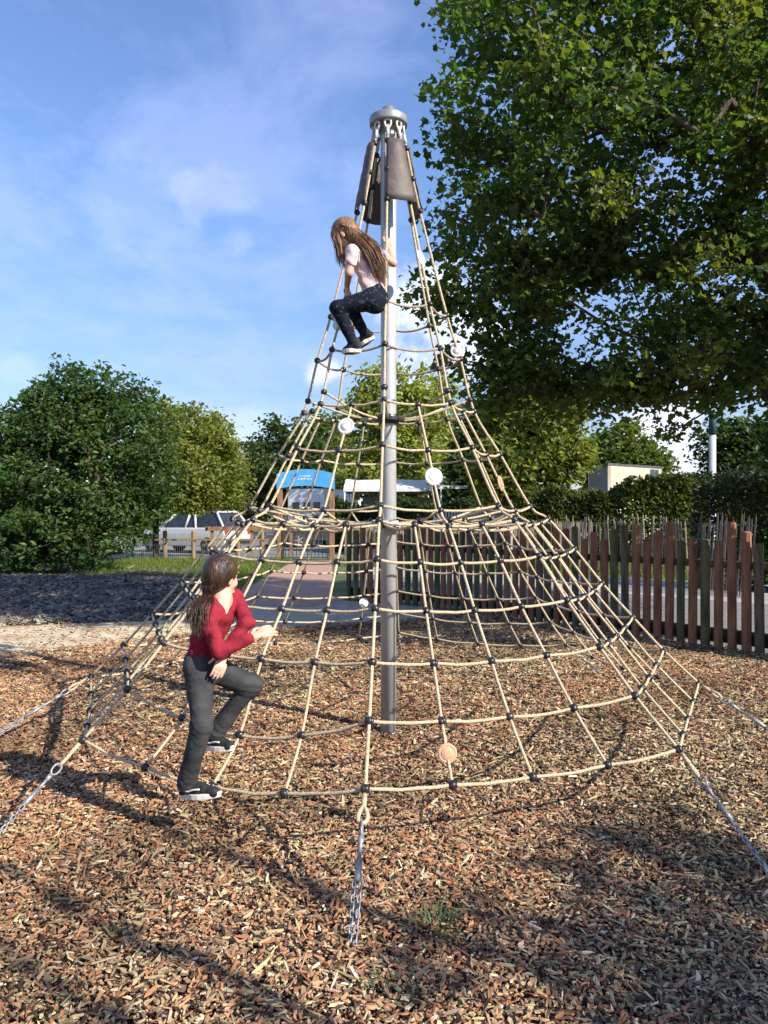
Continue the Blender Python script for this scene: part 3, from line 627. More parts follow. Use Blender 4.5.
# ------------------------------------------------------------------ signed-distance sculpting for the two children
class SDF:
    def __init__(s, vox=.0055): s.vox = vox; s.pr = []
    def cone(s, a, b, ra, rb, k=.012, flat=None, sign=1):
        s.pr.append(('c', np.array(a, float), np.array(b, float), ra, rb, k, None if flat is None else (np.array(flat[0], float), flat[1]), sign)); return s
    def ell(s, c, rad, rot=None, k=.012, sign=1):
        s.pr.append(('e', np.array(c, float), np.array(rad, float), np.array(rot if rot is not None else np.eye(3), float), k, sign)); return s
    def chain(s, pts, rs, k=.012, flat=None):
        for (a, b), (ra, rb) in zip(zip(pts, pts[1:]), zip(rs, rs[1:])): s.cone(a, b, ra, rb, k, flat)
        return s
    def mesh(s, disp=None):
        lo = np.full(3, 1e9); hi = -lo
        for p in s.pr:
            if p[0] == 'c':
                r = max(p[3], p[4]); lo = np.minimum(lo, np.minimum(p[1], p[2]) - r); hi = np.maximum(hi, np.maximum(p[1], p[2]) + r)
            else:
                r = p[2].max(); lo = np.minimum(lo, p[1] - r); hi = np.maximum(hi, p[1] + r)
        lo -= .03; hi += .03; n = np.ceil((hi - lo) / s.vox).astype(int) + 1
        F = np.full(n, .05, np.float32)
        ax = [lo[i] + np.arange(n[i]) * s.vox for i in range(3)]
        for p in s.pr:
            if p[0] == 'c': r = max(p[3], p[4]) * (1 if p[7] > 0 else 2); b0, b1, k, sign = np.minimum(p[1], p[2]) - r, np.maximum(p[1], p[2]) + r, p[5], p[7]
            else: r = p[2].max(); b0, b1, k, sign = p[1] - r, p[1] + r, p[4], p[5]
            m = .02 + 1.5 * k; i0 = np.maximum(0, ((b0 - m - lo) / s.vox).astype(int)); i1 = np.minimum(n, ((b1 + m - lo) / s.vox).astype(int) + 2)
            if np.any(i1 <= i0): continue
            sl = tuple(slice(a, b) for a, b in zip(i0, i1))
            X, Y, Z = np.meshgrid(ax[0][sl[0]], ax[1][sl[1]], ax[2][sl[2]], indexing='ij'); q = np.stack([X, Y, Z], -1)
            if p[0] == 'c':
                a, b = p[1].copy(), p[2].copy()
                if p[6] is not None:
                    nrm, f = p[6]; nrm = nrm / np.linalg.norm(nrm); mid = (a + b) / 2
                    q = q + ((q - mid) @ nrm)[..., None] * nrm * (f - 1)
                    a = a + ((a - mid) @ nrm) * nrm * (f - 1); b = b + ((b - mid) @ nrm) * nrm * (f - 1)
                ba = b - a; t = np.clip(((q - a) @ ba) / max(ba @ ba, 1e-9), 0, 1)
                d = np.linalg.norm(q - a - t[..., None] * ba, axis=-1) - (p[3] + (p[4] - p[3]) * t)
            else:
                u = (q - p[1]) @ p[3]; rr = p[2]; k0 = np.linalg.norm(u / rr, axis=-1); k1 = np.linalg.norm(u / rr ** 2, axis=-1) + 1e-9
                d = k0 * (k0 - 1) / k1
            f = F[sl]
            if sign > 0:
                h = np.clip(.5 + .5 * (f - d) / k, 0, 1); F[sl] = f + (d - f) * h - k * h * (1 - h)
            else:
                d = -d; h = np.clip(.5 - .5 * (f - d) / k, 0, 1); F[sl] = f + (d - f) * h + k * h * (1 - h)
        if disp is not None:
            X, Y, Z = np.meshgrid(*ax, indexing='ij'); F = F + disp(X, Y, Z).astype(np.float32) * (np.abs(F) < .04)
        sg = F < 0; nx, ny, nz = F.shape
        cnt = sum(sg[i:nx - 1 + i, j:ny - 1 + j, k:nz - 1 + k].astype(np.int8) for i in (0, 1) for j in (0, 1) for k in (0, 1))
        act = (cnt > 0) & (cnt < 8); idx = np.full(act.shape, -1, np.int64); I, J, K = np.nonzero(act); idx[act] = np.arange(len(I))
        acc = np.zeros((len(I), 3)); w = np.zeros(len(I))
        cs = [(i, j, k) for i in (0, 1) for j in (0, 1) for k in (0, 1)]
        for a in cs:
            for b in cs:
                if sum(b) - sum(a) == 1 and all(y >= x for x, y in zip(a, b)):
                    fa = F[I + a[0], J + a[1], K + a[2]]; fb = F[I + b[0], J + b[1], K + b[2]]; cr = (fa < 0) != (fb < 0)
                    t = np.where(cr, fa / np.where(cr, fa - fb, 1), 0); pt = np.array(a) + t[:, None] * (np.array(b) - np.array(a))
                    acc[cr] += pt[cr]; w += cr
        V = (acc / w[:, None] + np.stack([I, J, K], 1)) * s.vox + lo
        Q = []
        for axis in range(3):
            o1, o2 = [(1, 2), (2, 0), (0, 1)][axis]
            sh = [slice(None)] * 3; s0 = list(sh); s1 = list(sh); s0[axis] = slice(0, -1); s1[axis] = slice(1, None)
            e = sg[tuple(s0)] != sg[tuple(s1)]; neg = sg[tuple(s0)]
            E = np.array(np.nonzero(e)).T; ng = neg[e]
            ok = np.all(E[:, [o1, o2]] > 0, 1) & (E[:, o1] < act.shape[o1]) & (E[:, o2] < act.shape[o2]); E = E[ok]; ng = ng[ok]
            def cell(d1, d2):
                c = E.copy(); c[:, o1] -= d1; c[:, o2] -= d2; return idx[c[:, 0], c[:, 1], c[:, 2]]
            q = np.stack([cell(1, 1), cell(0, 1), cell(0, 0), cell(1, 0)], 1); q[~ng] = q[~ng][:, ::-1]; Q.append(q)
        Q = np.concatenate(Q); Q = Q[(Q >= 0).all(1)]
        # light relaxation
        for _ in range(2):
            A = np.zeros_like(V); c = np.zeros(len(V))
            for a, b in ((0, 1), (1, 2), (2, 3), (3, 0)):
                np.add.at(A, Q[:, a], V[Q[:, b]]); np.add.at(A, Q[:, b], V[Q[:, a]]); np.add.at(c, Q[:, a], 1); np.add.at(c, Q[:, b], 1)
            V = V * .6 + .4 * A / np.maximum(c, 1)[:, None]
        return V, Q
    def build(s, name, mat, parent, disp=None, colf=None):
        V, Q = s.mesh(disp); c = None
        if colf is not None:
            c = np.concatenate([colf(V), np.ones((len(V), 1))], 1)
        return np_mesh(name, V, Q.ravel(), np.arange(len(Q)) * 4, np.full(len(Q), 4), mat, parent, color=c, smooth=True)
def nv(v): v = np.array(v, float); return v / np.linalg.norm(v)
def frame(fwd, up):
    f = nv(fwd); u = np.array(up, float); u = nv(u - f * (u @ f)); r = np.cross(f, u); return np.stack([r, f, u], 1)   # columns: right, forward, up
def pp(*a): return np.array(P(*a))

def add_head(s, c, Fm, k=1.0):
    """head with brow, nose, lips, chin, cheeks, ears; c is the centre of the skull between the ears"""
    T = lambda x, y, z: c + Fm @ (np.array([x, y, z]) * k)
    s.ell(T(0, -.012, .035), np.array([.070, .088, .078]) * k, Fm, .02)
    s.ell(T(0, .022, -.022), np.array([.058, .064, .082]) * k, Fm, .02)
    s.ell(T(0, .056, -.082), np.array([.024, .022, .020]) * k, Fm, .02)
    for sx in (-1, 1):
        s.ell(T(sx * .034, .055, -.030), np.array([.024, .024, .024]) * k, Fm, .015)
        s.ell(T(sx * .070, -.004, -.012), np.array([.009, .019, .029]) * k, Fm, .006)
        s.ell(T(sx * .026, .078, .030), np.array([.026, .008, .008]) * k, Fm, .01)
        s.ell(T(sx * .029, .090, .010), np.array([.016, .014, .010]) * k, Fm, .006, -1)
        s.ell(T(sx * .029, .071, .010), np.array([.0135, .0115, .0095]) * k, Fm, .002)
    s.cone(T(0, .080, .018), T(0, .100, -.020), .008 * k, .011 * k, .01)
    s.ell(T(0, .086, -.024), np.array([.016, .010, .009]) * k, Fm, .006)
    s.ell(T(0, .079, -.050), np.array([.022, .010, .006]) * k, Fm, .004)
    s.ell(T(0, .078, -.060), np.array([.018, .010, .006]) * k, Fm, .004)
    return T
def skin_color(T_list, skin, k=1.0):
    def f(V):
        c = np.tile(np.array(skin), (len(V), 1))
        for c0, Fm, kk in T_list:
            u = ((V - c0) @ Fm) / kk
            lips = (np.abs(u[:, 0]) < .024) & (u[:, 1] > .062) & (u[:, 2] < -.044) & (u[:, 2] > -.066); c[lips] = np.array([.42, .14, .12])
            for sx in (-1, 1):
                e = (((u[:, 0] - sx * .029) / .0135) ** 2 + ((u[:, 2] - .010) / .0085) ** 2 < 1) & (u[:, 1] > .07); c[e] = (.75, .73, .70)
                e = ((u[:, 0] - sx * .029) ** 2 + (u[:, 2] - .010) ** 2 < .0062 ** 2) & (u[:, 1] > .07); c[e] = (.05, .035, .02)
                e = (np.abs(u[:, 0] - sx * .029) < .019) & (np.abs(u[:, 2] - .033) < .0045) & (u[:, 1] > .06); c[e] = (.10, .055, .03)
        return c
    return f
def add_hand(s, wrist, dirv, palm_n, curl, k=1.0, thumb=1, spread=.12):
    """palm, four unequal fingers bent by curl, thumb from the side of the palm"""
    d = nv(dirv); n = np.array(palm_n, float); n = nv(n - d * (n @ d)); w = np.cross(d, n)   # n: direction the palm faces, w: across
    wrist = np.array(wrist)
    pc = wrist + d * .062 * k
    s.chain([wrist, wrist + d * .03 * k, pc + d * .008 * k], [.017 * k, .021 * k, .024 * k], .01, (n, 1.9))
    for q, (off, ln) in enumerate(((-.027, .060), (-.009, .070), (.009, .066), (.026, .052))):
        b = wrist + d * .058 * k + w * off * k; ln *= k; dd = nv(d + w * off * 4 * spread / .12 * .25)
        p1 = b + dd * .022 * k; a = curl * .6; d1 = nv(dd * math.cos(a) + n * math.sin(a)); p2 = p1 + d1 * ln * .42
        a = curl * 1.25; d2 = nv(dd * math.cos(a) + n * math.sin(a)); p3 = p2 + d2 * ln * .32; a = curl * 1.75; d3 = nv(dd * math.cos(a) + n * math.sin(a)); p4 = p3 + d3 * ln * .24
        s.chain([b, p1, p2, p3, p4], [.0080 * k, .0082 * k, .0078 * k, .0070 * k, .0058 * k], .003)
    b = wrist + d * .022 * k + w * (-.020 * thumb) * k; t1 = nv(d * .6 - w * thumb * .75 + n * .35); p1 = b + t1 * .030 * k; t2 = nv(d * .85 - w * thumb * .3 + n * .45); p2 = p1 + t2 * .024 * k
    s.chain([b, p1, p2, p2 + nv(t2 + n * .3) * .018 * k], [.0115 * k, .0095 * k, .0085 * k, .0065 * k], .004)
def strands(name, mat, parent, curves, rad, seed, n=6, cap=None):
    mb = MB()
    for pts, r in curves:
        q = smooth_path([Vector(p) for p in pts], 4); m = len(q)
        rs = [r * (.75 + .25 * math.sin(math.pi * i / (m - 1))) * (1 if i < m * .7 else max(.15, 1 - (i / (m - 1) - .7) / .32)) for i in range(m)]
        mb.tube(q, rs, n)
    if cap is not None:
        V, Q = cap.mesh(); mb.add([tuple(v) for v in V], [tuple(int(i) for i in f) for f in Q])
    return mb.build(name, mat, parent, smooth=True, fixn=False)

M['skin'] = tone_mat('skin', .5, spec=.35)
def cloth(name, c1, c2, scale=14, rough=.85, bump=.35):
    return noisy(name, c1, c2, scale, rough, bump=bump, detail=8, spec=.2)
M['redknit'] = cloth('red knit', (.19, .012, .024), (.27, .019, .034), 20)
M['jeans'] = cloth('washed black denim', (.026, .028, .031), (.060, .063, .066), 7)
M['tshirt'] = cloth('pale pink cotton', (.55, .40, .42), (.66, .52, .53), 9)
M['shoeblack'] = cloth('black canvas', (.018, .018, .02), (.035, .035, .038), 30)
M['sole'] = cloth('white rubber sole', (.62, .58, .50), (.74, .70, .62), 12, .6, .1)
M['shoeline'] = cloth('white stripe', (.66, .64, .60), (.74, .72, .68), 12, .6, .1)
def hairmat(name, c1, c2):
    m = noisy(name, c1, c2, 26, .42, bump=.5, stretch=(1, 1, .15), spec=.5); return m
M['hairbrown'] = hairmat('dark brown hair', (.022, .010, .005), (.07, .033, .016))
M['hairlight'] = hairmat('light brown hair', (.075, .036, .016), (.27, .135, .058))
def leggings():
    m, nt, b = new_mat('patterned leggings'); L = nt.links; tc = N(nt, 'ShaderNodeTexCoord'); v = N(nt, 'ShaderNodeTexVoronoi'); v.inputs['Scale'].default_value = 42
    L.new(tc.outputs['Object'], v.inputs['Vector']); r = ramp(nt, [(.0, (.06, .085, .10)), (.26, (.035, .055, .065)), (.34, (.009, .013, .022)), (1, (.008, .011, .020))]); L.new(v.outputs['Distance'], r.inputs[0]); L.new(r.outputs[0], b.inputs['Base Color']); b.inputs['Roughness'].default_value = .85; b.inputs['Specular IOR Level'].default_value = .12
    return m
M['leggings'] = leggings()

def shoe(parent, heel, toe, up, k=1.0, stripe=True):
    """low skate shoe: canvas upper, thick pale sole and a wavy side stripe"""
    heel, toe = np.array(heel), np.array(toe); f = nv(toe - heel); L = np.linalg.norm(toe - heel); Fm = frame(f, up); u = Fm[:, 2]; r = Fm[:, 0]; T = lambda x, y, z: heel + r * x + f * y + u * z
    up_ = SDF(.005)
    up_.cone(T(0, .028, .036), T(0, L * .50, .030), .031, .033, .012, (r, 1.0)); up_.cone(T(0, L * .5, .028), T(0, L - .036, .020), .035, .030, .012)
    up_.cone(T(0, .034, .045), T(0, .045, .075), .031, .034, .012); up_.cone(T(0, L * .3, .06), T(0, L * .6, .042), .027, .024, .014)
    so = up_.build('shoe', M['shoeblack'], parent)
    poly = []
    for i in range(22):
        a = 2 * math.pi * i / 22; y = L / 2 - math.cos(a) * L / 2; t = y / L; wdt = (.031 + .011 * math.sin(math.pi * min(1, t * 1.05)) ** 1 * (t > .3) * 1 + .004)
        poly.append(T(math.sin(a) * wdt * (1.0 if 0 < t < 1 else 1), y, -.004 + .010 * max(0, (t - .75)) * 2))
    mb = MB(); mb.prism(poly, None, Vector(u) * .027); mb.build('sole', M['sole'], so2(so, parent), bevel=.004)
    if stripe:
        mb = MB()
        for sx in (-1, 1):
            pts = [T(sx * .0375, .012, .036), T(sx * .0415, .05, .046), T(sx * .0425, .085, .038), T(sx * .0425, .12, .046), T(sx * .037, .155, .046)]
            mb.tube(smooth_path([Vector(p) for p in pts], 3), .0045, 6)
        mb.build('side_stripe', M['shoeline'], so2(so, parent), smooth=True)
def so2(so, parent):
    return so
_pi = parent_inv
def parent_inv(p):
    off = Vector((0, 0, 0)); q = p
    while q is not None: off += q.location; q = q.parent
    return Matrix.Translation(-off)

def wr(seed, amp=.004, f=42):
    r = np.random.default_rng(seed); ks = [(r.normal(size=3) * f * .6, r.uniform(0, 6)) for _ in range(5)]
    def d(X, Y, Z):
        o = 0
        for k, ph in ks: o = o + np.sin(X * k[0] + Y * k[1] + Z * k[2] * 1.6 + ph)
        return o * amp / 2.4
    return d

# ---------- child in the red jumper
base = P(197, 797, 3.78)
girl = thing('person', 'child in a red V neck jumper and dark jeans standing on the lowest ropes', 'person', (base.x, base.y, base.z))
hipR, kneeR, ankR = pp(198, 668, 3.77), pp(202, 724, 3.72), pp(187, 783, 3.78)
hipL, kneeL, ankL = pp(211, 668, 3.88), pp(251, 685, 3.98), pp(216, 732, 3.99)
pel = (hipR + hipL) / 2
shR, elR, wrR = pp(205, 611, 3.74), pp(219, 651, 3.66), pp(250, 638, 3.70)
shL, elL, wrL = pp(235, 597, 3.93), pp(247, 622, 3.80), pp(225, 653, 3.73)
neck0 = pp(222, 600, 3.84); headc = pp(222, 577, 3.86); waist = pp(205, 643, 3.80); chest = pp(216, 617, 3.81)
tf_ = nv((.78, -.62, .05)); HF = frame((.56, .83, -.05), (.05, -.05, 1)); HK = .92
b = SDF(.005)
add_head(b, headc, HF, HK)
b.chain([headc - HF[:, 2] * .05 - HF[:, 1] * .012, neck0 + (0, 0, .01), chest], [.044, .045, .062], .02)
b.chain([chest, waist, pel], [.072, .058, .072], .02, (tf_, 1.35)); b.chain([shR, chest + (0, 0, .03), shL], [.034, .052, .034], .02)
b.chain([shR, elR, wrR], [.035, .029, .021], .012); b.chain([shL, elL, wrL], [.035, .029, .021], .012)
b.chain([hipR, kneeR, ankR], [.062, .044, .032], .02); b.chain([hipL, kneeL, ankL], [.062, .044, .032], .02)
hdR = nv(pp(264, 632, 3.73) - wrR); add_hand(b, wrR, hdR, (.1, .75, -.65), .45, 1.0, -1, .3)
hdL = nv(pp(220, 668, 3.70) - wrL); add_hand(b, wrL, hdL, (-.5, .8, 0), .35, .92, 1)
SK = (.60, .36, .27)
b.build('body', M['skin'], girl, colf=skin_color([(headc, HF, HK)], SK))
j = SDF(.0055)
j.chain([chest + (0, 0, .02), chest, waist, pel + (0, 0, .02)], [.082, .088, .078, .096], .025, (tf_, 1.3)); j.chain([shR, chest + np.array((0, 0, .022)), shL], [.044, .066, .044], .03)
j.chain([shR, elR, wrR - nv(wrR - elR) * .012], [.044, .037, .030], .010); j.chain([shL, elL, wrL - nv(wrL - elL) * .012], [.043, .036, .030], .010)
side = nv(np.cross(tf_, (0, 0, 1)))
vn = neck0 + tf_ * .062 + np.array((0, 0, .0))
VF = frame((0, 0, 1), tf_)
j.ell(neck0 + np.array((0, 0, .025)), (.052, .052, .045), None, .008, -1)
vtop = neck0 + tf_ * .075 + np.array((0, 0, .02)); vbot = chest + tf_ * .100 + np.array((0, 0, -.012))
j.cone(vtop, vbot, .052, .004, .006, (tf_, .5), -1)
j.build('jumper', M['redknit'], girl, wr(3, .0045, 55))
# skin in the neckline: the body's chest shows there
q = SDF(.0055)
q.chain([pel + (0, 0, .035), pel - (0, 0, .01)], [.094, .092], .03, (tf_, 1.15)); q.chain([hipR, kneeR, ankR + np.array((0, 0, .0))], [.076, .050, .043], .028); q.cone(ankR + (kneeR - ankR) * .3, ankR - (kneeR - ankR) * .02, .041, .048, .02)
q.chain([hipL, kneeL, ankL], [.076, .053, .041], .028); q.cone(ankL + (kneeL - ankL) * .3, ankL - (kneeL - ankL) * .02, .041, .047, .02)
fold1, fold2 = wr(5, .0045, 42), wr(6, .003, 95)
def jean_folds(X, Y, Z):
    o = fold1(X, Y, Z) + fold2(X, Y, Z) * .5
    for kn in (kneeR, kneeL, ankR, ankL):
        d2 = (X - kn[0]) ** 2 + (Y - kn[1]) ** 2 + (Z - kn[2]) ** 2
        o = o + np.exp(-d2 / .005) * .003 * np.sin((Z - kn[2]) * 130 + (X - kn[0]) * 110 + 3 * np.sin((Y - kn[1]) * 60))
    return o
q.build('jeans', M['jeans'], girl, jean_folds)
shoe(girl, pp(181, 797, 3.81), pp(221, 797, 3.70), (0.05, 0, 1)); shoe(girl, pp(205, 748, 4.03), pp(234, 751, 3.90), (.0, .05, 1))
# hair: smooth cap tied into a tail over the back
cap = SDF(.006); T = lambda x, y, z: headc + HF @ (np.array([x, y, z]) * HK)
cap.ell(T(0, -.016, .036), (.078, .093, .086), HF, .02); cap.ell(T(0, -.05, -.01), (.07, .055, .07), HF, .03); cap.ell(T(0, .085, -.03), (.062, .062, .085), HF, .012, -1)
rng = np.random.default_rng(4); cur = []
tie = pp(207, 597, 3.80); e1 = pp(200, 610, 3.72); e2 = pp(199, 631, 3.685)
for k in range(520):
    a = rng.uniform(-1.35, 1.35); z0 = rng.uniform(-.3, 1); st = T(math.sin(a) * .078 * math.cos(z0 * 1.1), .045 - .03 * abs(a), .035 + .085 * math.sin(z0 * 1.1) + .0)
    md = T(math.sin(a) * .083, -.045, .03 + .05 * z0); cur.append(([st, md, T(math.sin(a) * .05, -.10, -.03), tie + rng.normal(size=3) * .012], .0016))
for k in range(520):
    o = rng.normal(size=3) * np.array([.022, .020, .014]); cur.append(([tie + o * .5, (tie + e1) / 2 + o * 1.0, e1 + o * 1.1, (e1 + e2) / 2 + o * 1.1 + np.array((rng.normal(0, .006), 0, 0)), e2 + o * .9 + np.array((rng.normal(0, .01), 0, rng.uniform(-.03, .05)))], .0017))
cap.chain([tie + (headc - tie) * .35, tie, e1, (e1 + e2) / 2, e2], [.035, .022, .030, .026, .010], .02)
strands('hair', M['hairbrown'], girl, cur, .005, 1, 4, cap)

# ---------- child near the top of the pole
base = P(352, 355, 5.25)
kid = thing('person', 'child in a pale pink T shirt perched high on the ropes and holding the pole', 'person', (base.x, base.y, base.z))
hipL, kneeL, ankL = pp(371, 300, 5.20), pp(338, 308, 5.20), pp(352, 341, 5.22)
hipR, kneeR, ankR = pp(378, 299, 5.31), pp(349, 304, 5.38), pp(364, 333, 5.38)
pel = (hipL + hipR) / 2
shL, elL, wrL = pp(352, 252, 5.17), pp(349, 273, 5.17), pp(347, 285, 5.33)
shR, elR, wrR = pp(377, 253, 5.33), pp(393, 263, 5.38), pp(388, 248, 5.55)
neck0 = pp(357, 247, 5.27); headc = pp(345, 236, 5.29); chest = pp(364, 262, 5.27); waist = pp(371, 283, 5.26)
tf_ = nv((-.62, .74, -.15)); HF = frame((-.80, .30, -.52), (-.35, .1, 1)); HK = .97
b = SDF(.005)
add_head(b, headc, HF, HK)
b.chain([headc - HF[:, 2] * .05 - HF[:, 1] * .012, neck0, chest], [.040, .042, .06], .02)
b.chain([chest, waist, pel], [.066, .055, .07], .02, (tf_, 1.35)); b.chain([shR, chest + (0, 0, .03), shL], [.031, .048, .031], .02)
b.chain([shR, elR, wrR], [.033, .028, .020], .012); b.chain([shL, elL, wrL], [.033, .028, .020], .012)
b.chain([hipR, kneeR, ankR], [.058, .042, .028], .02); b.chain([hipL, kneeL, ankL], [.058, .042, .028], .02)
add_hand(b, wrR, (-.15, .35, 1), (-.5, 1, 0), .6, .9, 1); add_hand(b, wrL, (.1, .35, -1), (.6, .7, .2), 1.3, .9, 1)
b.build('body', M['skin'], kid, colf=skin_color([(headc, HF, HK)], (.55, .32, .23)))
j = SDF(.0055)
j.chain([chest + np.array((0, 0, .02)), chest, waist, pel + np.array((0, 0, .035))], [.078, .085, .076, .088], .03, (tf_, 1.25)); j.chain([shR, chest + np.array((-.01, 0, .022)), shL], [.043, .062, .043], .03)
j.cone(shL, shL + (elL - shL) * .45, .045, .043, .012); j.cone(shR, shR + (elR - shR) * .40, .044, .042, .012)
j.ell(neck0 + np.array((-.01, 0, .02)), (.047, .047, .035), None, .008, -1)
j.build('t_shirt', M['tshirt'], kid, wr(13, .0045, 55))
q = SDF(.0055)
q.chain([pel + (0, 0, .03), pel - (0, 0, .01)], [.084, .090], .03, (tf_, 1.1)); q.chain([hipR, kneeR, ankR], [.072, .049, .034], .025); q.chain([hipL, kneeL, ankL], [.074, .050, .035], .025)
q.build('leggings', M['leggings'], kid, wr(15, .003, 50))
shoe(kid, pp(361, 352, 5.20), pp(342, 354, 5.27), (.05, 0, 1), stripe=False); shoe(kid, pp(375, 338, 5.36), pp(357, 350, 5.43), (-.55, 0, 1), stripe=False)
cap = SDF(.006); T = lambda x, y, z: headc + HF @ (np.array([x, y, z]) * HK)
cap.ell(T(0, -.016, .038), (.080, .095, .088), HF, .02); cap.ell(T(0, -.05, -.02), (.072, .06, .085), HF, .03); cap.ell(T(0, .092, -.035), (.056, .062, .080), HF, .012, -1)
rng = np.random.default_rng(5); cur = []
h1 = pp(359, 239, 5.23); h2 = pp(371, 253, 5.20); h3 = pp(377, 266, 5.20); h4 = pp(382, 281, 5.21)
for k in range(1000):
    a = rng.uniform(-1.6, 1.6); z0 = rng.uniform(-.1, 1.1)
    st = T(math.sin(a) * .075 * math.cos(z0 * 1.0), .03 - .045 * abs(a) * .6, .04 + .088 * math.sin(z0)); md = T(math.sin(a) * .085, -.05, .02)
    o = rng.normal(size=3) * np.array([.026, .020, .018]); en = rng.uniform(.55, 1.0)
    path = [st, md, h1 + o * .9, h2 + o * 1.1, h3 + o * 1.1]
    if en > .86: path.append(h4 + o * 1.0 + np.array((0, 0, rng.uniform(-.02, .06))))
    cur.append((path, .0017))
for k in range(200):      # locks hanging forward beside the face
    sx = rng.choice([-1, 1]); st = T(sx * .05, .05, .07); o = rng.normal(size=3) * .012
    cur.append(([st, T(sx * .078, .045, .01) + o, T(sx * .07, .06, -.06) + o, T(sx * .06, .075, -.10) + o + np.array((0, 0, -.04)), T(sx * .05, .07, -.10) + o * 1.6 + np.array((.01, 0, -.09))], .002))
cap.chain([T(0, -.05, -.03), h1, h2, h3, h4], [.060, .050, .046, .036, .012], .03, (tf_, 1.7))
strands('hair', M['hairlight'], kid, cur, .005, 2, 4, cap)

# ------------------------------------------------------------------ picket fence
fen = thing('picket_fence', 'uneven timber picket fence of red brown and mossy posts around the play area', 'fence', tuple(FENCE[2]))
seg = [(FENCE[i + 1] - FENCE[i]).length for i in range(len(FENCE) - 1)]; total = sum(seg)
def along(s):
    for i, L in enumerate(seg):
        if s <= L or i == len(seg) - 1:
            t = FENCE[i + 1] - FENCE[i]; return FENCE[i] + t * (s / L), t.normalized()
        s -= L
s = .1; rnd = random.Random(12); npk = 0
while s < total:
    p, t = along(s); nrm = Vector((-t.y, t.x, 0)); h = rnd.choice([1.28, 1.33, 1.37, 1.42, 1.46, 1.52]) + rnd.uniform(-.03, .03); w = rnd.uniform(.094, .108)
    ang = math.atan2(t.y, t.x) + rnd.uniform(-.12, .12); m_ = Matrix.Rotation(ang, 3, 'Z') @ Matrix.Rotation(rnd.uniform(-.012, .012), 3, 'Y')
    mb = MB(); hw = w / 2; prof = [(hw, 0.0), (hw, h - .03), (hw * .9, h - .012), (hw * .55, h)]
    vs = []; fs = []
    for (a, z) in prof:
        for k in range(8):
            an = math.pi / 8 + k * math.pi / 4; c, s_ = math.cos(an), math.sin(an); mxx = max(abs(c), abs(s_)) ** .75
            vs.append(m_ @ Vector((a * c / mxx, a * s_ / mxx * .9, z)) + p + Vector((0, 0, 0)))
    for i in range(3):
        for k in range(8): fs.append((i * 8 + k, i * 8 + (k + 1) % 8, (i + 1) * 8 + (k + 1) % 8, (i + 1) * 8 + k))
    fs.append(tuple(24 + k for k in range(8))); fs.append(tuple(range(8))[::-1]); mb.add(vs, fs)
    mb.build('picket', M[rnd.choice(['redwood', 'redwood', 'redwood', 'redwood', 'mosswood', 'mosswood', 'weatherwood'])], fen); s += rnd.uniform(.152, .172); npk += 1
for i in range(len(seg)):
    a, b_ = FENCE[i], FENCE[i + 1]; t = (b_ - a).normalized(); nrm = Vector((t.y, -t.x, 0))
    if nrm.y < 0: nrm = -nrm
    for z, hh, mt in ((1.02, .09, 'mosswood'), (.16, .17, 'darkwood')):
        c = (a + b_) / 2 + nrm * .072 + Vector((0, 0, z)); mb = MB(); mb.box(c, ((b_ - a).length - .01, .045, hh), math.atan2(t.y, t.x)); mb.build('rail', M[mt], fen, bevel=.006)

# ------------------------------------------------------------------ paling fences behind
def paling(name, label, pts, h, mat, gap, lean, seed, w=.035):
    r = random.Random(seed); root = thing(name, label, 'fence', tuple(pts[0])); cnt = 0
    mbw = MB()
    for a, b_ in zip(pts, pts[1:]):
        a, b_ = Vector(a), Vector(b_); L = (b_ - a).length; t = (b_ - a).normalized(); n = int(L / gap)
        for k in range(n):
            p = a + t * (k + .5) * gap; hh = h * r.uniform(.9, 1.08); tip = p + t * (lean + r.uniform(-.08, .08)) * hh + Vector((0, 0, hh))
            mb = MB(); m1 = p.lerp(tip, .93); mb.tube([p, m1, tip], [w / 2, w / 2, .004], 5)
            if cnt < 100: mb.build('pale', mat, root)
            cnt += 1
        for z in (.25, .6, .9): mbw.tube([a + Vector((0, 0, h * z)) + t * lean * h * z, b_ + Vector((0, 0, h * z)) + t * lean * h * z], .005, 5)
    mbw.build('wire', M['chainsteel'], root)
paling('paling_fence', 'pale sunlit chestnut paling fence below the long hedge', [P(545, 512, 22) - Vector((0, 0, 1.65)), P(692, 512, 19.0) - Vector((0, 0, 1.65))], 1.5, M['paling'], .10, 0, 61)
paling('paling_fence', 'leaning grey paling fence in front of the dark hedge', [P(688, 512, 17) - Vector((0, 0, 1.65)), P(752, 512, 14.6) - Vector((0, 0, 1.65))], 1.55, M['greypaling'], .085, .13, 62)
# white picket fence below the marquee
wf = thing('picket_fence', 'small white picket fence under the far end of the marquee', 'fence', (2.4, 29, 0))
for k in range(34):
    p = Vector((1.9 + k * .11, 29.0 + k * .01, 0)); mb = MB(); mb.box(p + Vector((0, 0, .85)), (.06, .03, 1.7)); mb.build('picket', M['white'], wf)
for z in (.5, 1.4):
    mb = MB(); mb.box(Vector((3.75, 29.22, z)), (3.8, .03, .08), .09); mb.build('rail', M['white'], wf)
for k in range(14):  # pale boards of a low fence seen over the pickets
    pass
bf = thing('board_fence', 'low pale board fence seen just above the picket tops', 'fence', (0, 24, 0))
for k in range(46):
    p = Vector((-1.2 + k * .16, 24.6 - k * .05, 0)); mb = MB(); mb.box(p + Vector((0, 0, .68)), (.12, .025, 1.36), -.3); mb.build('board', M['paling'], bf)
mb = MB(); a, b_ = Vector((-1.3, 24.68, 1.0)), Vector((6.2, 22.3, 1.0)); mb.box((a + b_) / 2, ((b_ - a).length, .04, .09), math.atan2(b_.y - a.y, b_.x - a.x)); mb.build('rail', M['paling'], bf)

